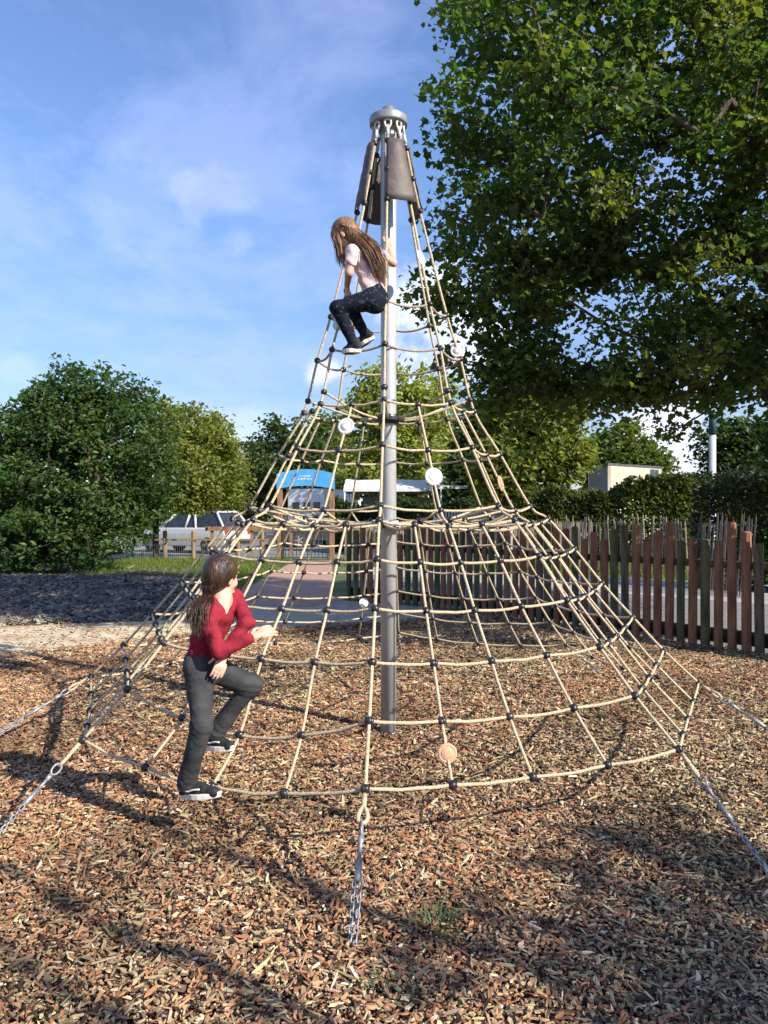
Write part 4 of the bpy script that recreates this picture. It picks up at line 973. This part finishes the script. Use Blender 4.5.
# ------------------------------------------------------------------ gate, sign, rail fence
sg_ = thing('entrance_sign', 'blue curved board on two tall timber posts over the gate', 'sign', (P(305, 512, 26).x, 26, 0))
xL, xR = P(280, 512, 26).x, P(332, 512, 26).x
for x in (xL, xR):
    mb = MB(); mb.box((x, 26, 1.28), (.17, .17, 2.56)); mb.build('post', M['oak'], sg_, bevel=.012)
vs = []; fs = []; n = 14
for j_ in (0, 1):
    for i in range(n + 1):
        t = i / n; x = xL - .10 + (xR - xL + .20) * t; arch = .16 * (1 - (2 * t - 1) ** 2) - .16 * .3
        for z in (2.47, 3.0): vs.append((x, 25.86 + .05 * j_, z + arch * (1.0 if z > 2.6 else .75) - .02))
S = 2 * (n + 1)
for i in range(n):
    a = 2 * i; fs += [(a, a + 2, a + 3, a + 1), (S + a, S + a + 1, S + a + 3, S + a + 2), (a, S + a, S + a + 2, a + 2), (a + 1, a + 3, S + a + 3, S + a + 1)]
fs += [(0, 1, S + 1, S), (2 * n, S + 2 * n, S + 2 * n + 1, 2 * n + 1)]
mb = MB(); mb.add(vs, fs); brd = mb.build('board', M['bluesign'], sg_)
mb = MB(); rr_ = random.Random(3); cx = (xL + xR) / 2
for row, (z, n) in enumerate(((2.86, 7), (2.76, 9))):
    for k in range(n): mb.box((cx + (k - n / 2) * .055, 25.853, z + rr_.uniform(-.01, .01)), (rr_.uniform(.02, .042), .008, rr_.uniform(.02, .05)))
mb.build('lettering', M['white'], brd)
gt = thing('metal_gate', 'dark green upright bar gate below the blue curved sign', 'gate', ((xL + xR) / 2, 25.9, 0))
mb = MB(); gx0, gx1 = xL + .13, xR - .13
k = gx0
for x in (gx0, gx1): mb.box((x, 25.9, .55), (.05, .05, 1.0))
for z in (.12, 1.0): mb.box(((gx0 + gx1) / 2, 25.9, z), (gx1 - gx0 - .06, .035, .04))
mb.build('gate_frame', M['greenmetal'], gt)
for k in range(12):
    x = gx0 + (gx1 - gx0) * (k + .5) / 12; mb = MB(); mb.tube([(x, 25.9, .145), (x, 25.9, .975)], .011, 6); mb.build('bar', M['greenmetal'], gt, smooth=True)
rf = thing('rail_fence', 'timber post and rail fence beside the parked silver car', 'fence', (-6, 26, 0))
for px in (165, 193.5, 238, 262):
    x = P(px, 512, 26).x; mb = MB(); mb.lathe([(.075, 0), (.075, .98), (.05, 1.02)], (x, 26, 0), 12); mb.build('post', M['paletimber'], rf)
x0 = P(130, 512, 26).x
for z in (.72, ):
    mb = MB(); mb.box(((x0 + xL) / 2, 25.93, z), (xL - x0 - .2, .03, .065)); mb.build('rail', M['paletimber'], rf, bevel=.005)
wm = MB()
for k in range(70): 
    x = x0 + (xL - .2 - x0) * k / 70; wm.tube([(x, 26.02, .05), (x, 26.02, .9)], .003, 4)
for z in (.1, .3, .5, .9): wm.tube([(x0, 26.02, z), (xL - .1, 26.02, z)], .003, 4)
wm.build('wire_mesh', M['chainsteel'], rf)
rl = thing('rail_barrier', 'brown timber barrier rail along the car park behind the gate', 'barrier', (-3, 29, 0))
mb = MB(); mb.box((-3.5, 29, 1.02), (6.5, .06, .16)); mb.build('rail', M['oak'], rl, bevel=.008)
for k in range(5): mb = MB(); mb.box((-6.5 + k * 1.5, 29.08, .5), (.11, .09, 1.02)); mb.build('post', M['oak'], rl)

# ------------------------------------------------------------------ vehicles
def build_local(mb, name, mat, root, Mx, parent=None, **kw):
    mb.v = [tuple(Mx @ Vector(v)) for v in mb.v]; return mb.build(name, mat, parent or root, **kw)
def wheel(root, Mx, x, y, r):
    q = Matrix.Rotation(math.pi / 2, 3, 'X'); sgn = -1 if y < 0 else 1
    mb = MB(); mb.lathe([(r * .62, -.10), (r * .93, -.105), (r, -.08), (r, .08), (r * .93, .105), (r * .62, .10)], (x, y, r), 24, q); w = build_local(mb, 'wheel', M['tyre'], root, Mx)
    mb = MB(); mb.lathe([(r * .61, -.085), (r * .61, .085)], (x, y, r), 20, q); 
    rim = build_local(mb, 'rim', M['darkpaint'], root, Mx, w)
    mb = MB()
    for k in range(5):
        a = k * 2 * math.pi / 5; mb.box((x + math.cos(a) * r * .33, y + sgn * .095, r + math.sin(a) * r * .33), (r * .58, .02, .06), M=Matrix.Rotation(-a, 3, 'Y'))
    build_local(mb, 'spokes', M['greycladding'], root, Mx, w)
def car(name, label, loc, rz, paint, L=4.5, W=1.85, H=1.66, boxy=0):
    root = thing(name, label, 'car', loc); Mx = Matrix.Translation(loc) @ Matrix.Rotation(rz, 4, 'Z')
    h = L / 2
    # lower body side profile, front at +x
    prof = [(-h, .42), (-h + .02, .75), (-h + .06, .98), (-h + .25, 1.04), (h - 1.25, 1.02), (h - .35, .90), (h - .06, .78), (h, .55), (h - .05, .30), (-h + .1, .30)]
    vs = []; fs = []; n = len(prof)
    for y, inset in ((-W / 2, 0), (-W / 2 + .04, 1), (W / 2 - .04, 1), (W / 2, 0)):
        for (x, z) in prof:
            k_ = 1.0 if inset else .985; vs.append((x * k_, y, (z - .65) * (1.0 if inset else .93) + .65))
    for s_ in range(3):
        for i in range(n): fs.append((s_ * n + i, s_ * n + (i + 1) % n, (s_ + 1) * n + (i + 1) % n, (s_ + 1) * n + i))
    fs += [tuple(range(n))[::-1], tuple(3 * n + i for i in range(n))]
    mb = MB(); mb.add(vs, fs); build_local(mb, 'body', paint, root, Mx, bevel=.02, smooth=True)
    # roof and pillars
    b0, b1, t0, t1 = -h + .10, h - 1.35, -h + .55, h - 2.05; wi, wt = W / 2 - .06, W / 2 - .22
    zb, zt = 1.03, H
    mb = MB(); mb.box(((t0 + t1) / 2, 0, zt - .03), (t1 - t0 + .1, wt * 2 + .06, .07)); build_local(mb, 'roof', paint, root, Mx, bevel=.03, smooth=True)
    for (xa, xb) in ((b0, t0), (b1, t1), (b0 + 1.35, t0 + 1.05), ((b0 + b1) / 2 + .35, (t0 + t1) / 2 + .30)):
        for s_ in (-1, 1):
            mb = MB(); mb.tube([(xa, s_ * wi, zb - .02), (xb, s_ * wt, zt - .03)], .05, 6); build_local(mb, 'pillar', paint, root, Mx, smooth=True)
    g = .012
    for s_ in (-1, 1):
        mb = MB(); mb.add([(b0 + .05, s_ * (wi - g), zb), (b1 - .03, s_ * (wi - g), zb), (t1 - .02, s_ * (wt - g), zt - .05), (t0 + .05, s_ * (wt - g), zt - .05)], [(0, 1, 2, 3)]); build_local(mb, 'side_window', M['glass'], root, Mx)
    for xa, xb, nm in ((b0, t0, 'rear_window'), (b1, t1, 'windscreen')):
        mb = MB(); mb.add([(xa, -wi + .02, zb), (xa, wi - .02, zb), (xb, wt - .02, zt - .05), (xb, -wt + .02, zt - .05)], [(0, 1, 2, 3)]); build_local(mb, nm, M['glass'], root, Mx)
    for x in (-h + .85, h - .88):
        for s_ in (-1, 1): wheel(root, Mx, x, s_ * (W / 2 - .10), .34)
    for s_ in (-1, 1):
        mb = MB(); mb.box((-h + .05, s_ * (W / 2 - .16), .85), (.09, .26, .20)); build_local(mb, 'tail_lamp', M['redlamp'], root, Mx, bevel=.02)
        mb = MB(); mb.box((h - .16, s_ * (W / 2 - .22), .74), (.18, .30, .12)); build_local(mb, 'headlamp', M['discwhite'], root, Mx, bevel=.02)
        mb = MB(); mb.tube([(t0 + .1, s_ * wt, zt + .03), (t1 - .1, s_ * wt, zt + .03)], .018, 6); build_local(mb, 'roof_rail', M['steel'], root, Mx)
    mb = MB(); mb.box((-h - .02, 0, .47), (.10, W - .12, .20)); build_local(mb, 'bumper', M['darkpaint'], root, Mx, bevel=.03)
    return root
c = P(193, 512, 31.5); car('parked_car', 'silver white estate car parked behind the big bush', (c.x, c.y, 0), math.pi - .42, M['carpaint'], 4.5, 1.85, 1.68)
c = P(313, 512, 37); car('parked_car', 'dark car parked in front of the white camper van', (c.x, c.y, 0), math.pi + .6, M['darkpaint'], 4.2, 1.8, 1.5)
# camper van seen end-on
cv = P(306, 512, 43); van = thing('camper_van', 'white camper van with small dark windows under the blue sign', 'camper van', (cv.x, cv.y, 0)); Mx = Matrix.Translation((cv.x, cv.y, 0)) @ Matrix.Rotation(-.35, 4, 'Z')
mb = MB(); mb.prism([(-1.15, 0, .55), (1.15, 0, .55), (1.15, 0, 2.55), (1.0, 0, 2.95), (-1.0, 0, 2.95), (-1.15, 0, 2.55)], None, (0, 6.2, 0)); build_local(mb, 'body', M['white'], van, Mx, bevel=.06)
for x in (-.62, .05, .66): mb = MB(); mb.box((x, -.012, 1.95), (.42, .03, .5)); build_local(mb, 'window', M['glass'], van, Mx, bevel=.01)
for y in (1.2, 4.0): mb = MB(); mb.box((-1.16, y, 1.9), (.03, .9, .55)); build_local(mb, 'side_window', M['glass'], van, Mx)
mb = MB(); mb.box((0, -.05, .5), (2.2, .12, .22)); build_local(mb, 'bumper', M['roofdark'], van, Mx, bevel=.02)
for x in (-.95, .95): mb = MB(); mb.box((x, -.02, .95), (.16, .04, .34)); build_local(mb, 'tail_lamp', M['redlamp'], van, Mx)
for x in (-1.0, 1.0):
    for y in (1.4, 4.9): wheel(van, Mx @ Matrix.Translation((x, y, 0)) @ Matrix.Rotation(math.pi / 2, 4, 'Z'), 0, 0, .36)

# ------------------------------------------------------------------ marquee, cabin, lamp post
mq = thing('marquee', 'long white canvas canopy on thin posts beyond the steel pole', 'canopy', (2, 35, 0))
def canopy(x0, x1, y0, y1, z, peak):
    n = 8; vs = []; fs = []
    for i in range(n + 1):
        t = i / n; x = x0 + (x1 - x0) * t
        for v in range(5):
            w = v / 4; zz = z - .1 + peak * (1 - abs(2 * w - 1)) - .06 * math.sin(math.pi * (t * 3 % 1)); vs.append((x, y0 + (y1 - y0) * w, zz))
    for i in range(n):
        for v in range(4): a = i * 5 + v; fs.append((a, a + 5, a + 6, a + 1))
    m0 = len(vs)
    mb = MB(); mb.add(vs, fs); mb.add([(a, b_, c_ - .03) for a, b_, c_ in vs], [f[::-1] for f in fs])
    for y in (y0, y1): mb.box(((x0 + x1) / 2, y, z - .17), (x1 - x0, .02, .14))
    for x in (x0, x1): mb.box((x, (y0 + y1) / 2, z - .17), (.02, y1 - y0 - .03, .14))
    return mb
canopy(-1.9, 2.4, 36, 41, 2.85, .55).build('roof_canvas', M['canvas'], mq, smooth=False)
canopy(2.5, 7.4, 35, 40, 2.95, .30).build('roof_canvas', M['canvas'], mq)
for x, y in ((-1.85, 36.05), (2.35, 36.05), (2.6, 35.05), (5, 35.05), (7.3, 35.05), (-1.85, 40.9), (2.35, 40.9), (7.3, 39.9)):
    mb = MB(); mb.tube([(x, y, 0), (x, y, 2.8)], .035, 8); mb.build('post', M['white'], mq, smooth=True)
mb = MB(); mb.box((3.2, 39.5, 1.2), (8.6, .1, 2.4)); mb.build('back_wall', M['greycladding'], mq)

cb = thing('cabin', 'flat roofed beige timber cabin behind the hedge', 'building', (11, 39, 0))
cL, cM, cR = P(590, 512, 42), P(609, 512, 40), P(660, 512, 43); zt = 1.65 + 45 * 41 / FPX
def wall(a, b_, z0, z1, mat, nm, th=.12):
    a, b_ = Vector((a.x, a.y, 0)), Vector((b_.x, b_.y, 0)); t = (b_ - a).normalized(); mb = MB(); mb.box((a + b_) / 2 + Vector((0, 0, (z0 + z1) / 2)), ((b_ - a).length - .14, th, z1 - z0), math.atan2(t.y, t.x)); return mb.build(nm, mat, cb)
wall(cL, cM, 0, zt, M['greycladding'], 'side_wall'); wall(cM, cR, 0, zt, M['cladding'], 'front_wall'); 
bk = Vector((cL.x + cR.x - cM.x, cL.y + cR.y - cM.y, 0)); wall(cR, bk, 0, zt, M['teal'], 'side_wall'); wall(bk, cL, 0, zt, M['greycladding'], 'back_wall')
for p in (cL, cM, cR, bk):
    mb = MB(); mb.box((p.x, p.y, zt / 2), (.16, .16, zt)); mb.build('corner_post', M['cladding'], cb)
mb = MB(); mb.prism([(p.x + (p.x - (cM.x + bk.x) / 2) * .06, p.y + (p.y - (cM.y + bk.y) / 2) * .06, zt + .004) for p in (cM, cR, bk, cL)], None, (0, 0, .14)); mb.build('roof', M['roofdark'], cb)
wa = cM.lerp(cR, .42); t = (cR - cM).normalized(); mb = MB(); mb.box((wa.x + t.y * .08, wa.y - t.x * .08, zt - .75), (1.0, .05, .8), math.atan2(t.y, t.x)); wf_ = mb.build('window', M['white'], cb)
mb = MB(); mb.box((wa.x + t.y * .11, wa.y - t.x * .11, zt - .75), (.84, .03, .64), math.atan2(t.y, t.x)); mb.build('pane', M['greycladding'], wf_)
wa = cM.lerp(cR, .86); mb = MB(); mb.box((wa.x + t.y * .07, wa.y - t.x * .07, zt - .9), (.8, .03, 1.7), math.atan2(t.y, t.x)); mb.build('door', M['teal'], cb)
lp = P(712.5, 512, 22); post = thing('lamp_post', 'pale grey lamp post rising from the hedge', 'lamp post', (lp.x, lp.y, 0))
mb = MB(); mb.lathe([(.14, 0), (.14, .9), (.095, .95), (.095, 3.85)], (lp.x, lp.y, 0), 16); mb.build('column', M['lamppost'], post, smooth=True)
mb = MB(); mb.lathe([(.10, 3.85), (.10, 4.45), (.06, 4.5), (.02, 4.52)], (lp.x, lp.y, 0), 16); mb.build('lamp_head', M['teal'], post, smooth=True)  # upper length of the column, in darker teal

# weeds growing through the chips
def tuft(label, loc, n, h, seed):
    rng = random.Random(seed); mb = MB(); loc = Vector(loc)
    for k in range(n):
        a = rng.uniform(0, 6.28); r0 = rng.uniform(0, .09); p = loc + Vector((math.cos(a) * r0, math.sin(a) * r0, .01)); l = h * rng.uniform(.5, 1.2); d = Vector((math.cos(a), math.sin(a), 0)) * l * rng.uniform(.2, .8); w = Vector((-math.sin(a), math.cos(a), 0)) * .004
        m_ = p + d * .4 + Vector((0, 0, l * .6)); e = p + d + Vector((0, 0, l * .75)); mb.add([p - w, p + w, m_ + w, m_ - w, e], [(0, 1, 2, 3), (3, 2, 4)])
    tag(mb.build('grass_tuft', M['weed'], fixn=False), label, 'grass tuft')
M['weed'] = noisy('weed green', (.05, .10, .03), (.10, .16, .05), 20, .7, bump=0)
g = G(437, 942); tuft('low green weeds in the shade right of the front anchor chain', g, 70, .12, 1)
g = G(398, 1003); tuft('small green tuft at the very bottom below the front anchor chain', g, 40, .10, 2)
g = G(735, 660); tuft('green weeds at the foot of the picket fence', g, 60, .11, 3)

# ------------------------------------------------------------------ light, sky, camera
SUN_EL = 33.0; sx, sy = .80, -.60
w = bpy.data.worlds.new('World'); scn.world = w; w.use_nodes = True; nt = w.node_tree; L = nt.links; bgn = nt.nodes['Background']
sky = N(nt, 'ShaderNodeTexSky', sky_type='NISHITA'); sky.sun_disc = False; sky.sun_elevation = R(SUN_EL); sky.sun_rotation = math.atan2(sx, sy); sky.air_density = 1.0; sky.dust_density = .2; sky.ozone_density = 2.0
tc = N(nt, 'ShaderNodeTexCoord'); sep = N(nt, 'ShaderNodeSeparateXYZ'); L.new(tc.outputs['Generated'], sep.inputs[0])
zc = N(nt, 'ShaderNodeMath', operation='ADD'); zc.inputs[1].default_value = .12; L.new(sep.outputs[2], zc.inputs[0])
dx = N(nt, 'ShaderNodeMath', operation='DIVIDE'); dy = N(nt, 'ShaderNodeMath', operation='DIVIDE')
L.new(sep.outputs[0], dx.inputs[0]); L.new(zc.outputs[0], dx.inputs[1]); L.new(sep.outputs[1], dy.inputs[0]); L.new(zc.outputs[0], dy.inputs[1])
cmb = N(nt, 'ShaderNodeCombineXYZ'); L.new(dx.outputs[0], cmb.inputs[0]); L.new(dy.outputs[0], cmb.inputs[1])
def cloudlayer(scale, stops, stretch=(1, 1, 1), loc=(0, 0, 0), detail=8, rough=.6):
    mp = N(nt, 'ShaderNodeMapping'); mp.inputs['Scale'].default_value = stretch; mp.inputs['Location'].default_value = loc; L.new(cmb.outputs[0], mp.inputs[0])
    n = N(nt, 'ShaderNodeTexNoise'); n.inputs['Scale'].default_value = scale; n.inputs['Detail'].default_value = detail; n.inputs['Roughness'].default_value = rough; n.inputs['Distortion'].default_value = .3
    L.new(mp.outputs[0], n.inputs['Vector']); r = ramp(nt, stops); L.new(n.outputs['Fac'], r.inputs[0]); return r
c1 = cloudlayer(2.6, [(.42, (.05, .05, .05)), (.62, (.30, .30, .30))], (1, .8, 1), (3.1, 1.2, 0), 7)
mixa = N(nt, 'ShaderNodeMix', data_type='RGBA'); hs = N(nt, 'ShaderNodeHueSaturation'); hs.inputs['Saturation'].default_value = 1.16; hs.inputs['Value'].default_value = .80; hs.inputs['Hue'].default_value = .508; zr = N(nt, 'ShaderNodeMapRange', interpolation_type='SMOOTHSTEP'); zr.inputs['From Min'].default_value = -.02; zr.inputs['From Max'].default_value = .42; zr.inputs['To Min'].default_value = .52; zr.inputs['To Max'].default_value = 1.08; L.new(sep.outputs[2], zr.inputs['Value'])
sk = N(nt, 'ShaderNodeMix', data_type='RGBA', blend_type='MULTIPLY'); sk.inputs[0].default_value = 1; L.new(sky.outputs[0], sk.inputs[6]); L.new(zr.outputs[0], sk.inputs[7]); L.new(sk.outputs[2], hs.inputs['Color'])
L.new(c1.outputs[0], mixa.inputs[0]); L.new(hs.outputs[0], mixa.inputs[6]); mixa.inputs[7].default_value = (3.0, 3.35, 5.5, 1)
# small cumulus standing low over the trees: noise-edged patches around fixed compass directions
cn = N(nt, 'ShaderNodeTexNoise'); cn.inputs['Scale'].default_value = 16; cn.inputs['Detail'].default_value = 8; cn.inputs['Roughness'].default_value = .6; L.new(tc.outputs['Generated'], cn.inputs['Vector'])
prev = mixa.outputs[2]
for (px, py, rr, strength) in ((425, 300, .085, .9), (470, 345, .07, .8), (395, 385, .06, .6), (322, 372, .03, .7), (668, 438, .09, .95), (250, 425, .06, .25), (20, 372, .03, .1), (120, 200, .10, .10), (215, 195, .05, .12), (240, 240, .03, .15)):
    dv = Vector(((px - 384) / FPX, 1, (512 - py) / FPX)).normalized()
    sb = N(nt, 'ShaderNodeVectorMath', operation='SUBTRACT'); L.new(tc.outputs['Generated'], sb.inputs[0]); sb.inputs[1].default_value = dv
    sc_ = N(nt, 'ShaderNodeVectorMath', operation='MULTIPLY'); L.new(sb.outputs[0], sc_.inputs[0]); sc_.inputs[1].default_value = (1, 1, 1.5)
    ln = N(nt, 'ShaderNodeVectorMath', operation='LENGTH'); L.new(sc_.outputs[0], ln.inputs[0])
    wv = N(nt, 'ShaderNodeMath', operation='MULTIPLY_ADD'); L.new(cn.outputs['Fac'], wv.inputs[0]); wv.inputs[1].default_value = -rr * 2.6; L.new(ln.outputs['Value'], wv.inputs[2])
    mr = N(nt, 'ShaderNodeMapRange', interpolation_type='SMOOTHSTEP'); mr.inputs['From Min'].default_value = -rr * .25; mr.inputs['From Max'].default_value = -rr * .95; mr.inputs['To Max'].default_value = strength; L.new(wv.outputs[0], mr.inputs['Value'])
    mixb = N(nt, 'ShaderNodeMix', data_type='RGBA'); L.new(mr.outputs[0], mixb.inputs[0]); L.new(prev, mixb.inputs[6]); mixb.inputs[7].default_value = (4.6, 4.8, 5.5, 1); prev = mixb.outputs[2]
L.new(mixb.outputs[2], bgn.inputs['Color']); bgn.inputs['Strength'].default_value = .13

sd = bpy.data.lights.new('sun', 'SUN'); sd.energy = 4.3; sd.angle = R(.55); sd.color = (1, .91, .78); so_ = bpy.data.objects.new('sun', sd); COL.objects.link(so_)
ce = math.cos(R(SUN_EL)); so_.rotation_euler = Vector((-sx * ce, -sy * ce, -math.sin(R(SUN_EL)))).to_track_quat('-Z', 'Y').to_euler(); so_.location = (20, -15, 20)
cd = bpy.data.cameras.new('camera'); cam = bpy.data.objects.new('camera', cd); COL.objects.link(cam); scn.camera = cam
cd.sensor_fit = 'VERTICAL'; cd.sensor_height = 24; cd.lens = 24 * FPX / 1024; cd.clip_start = .05; cd.clip_end = 900
cam.location = (0, 0, CAM_H); cam.rotation_euler = (math.pi / 2, 0, 0)
scn.view_settings.view_transform = 'Standard'; scn.view_settings.look = 'None'; scn.view_settings.exposure = 1.02; scn.view_settings.gamma = 1
scn.cycles.max_bounces = 6; scn.cycles.diffuse_bounces = 3; scn.cycles.transmission_bounces = 3; scn.cycles.use_denoising = True
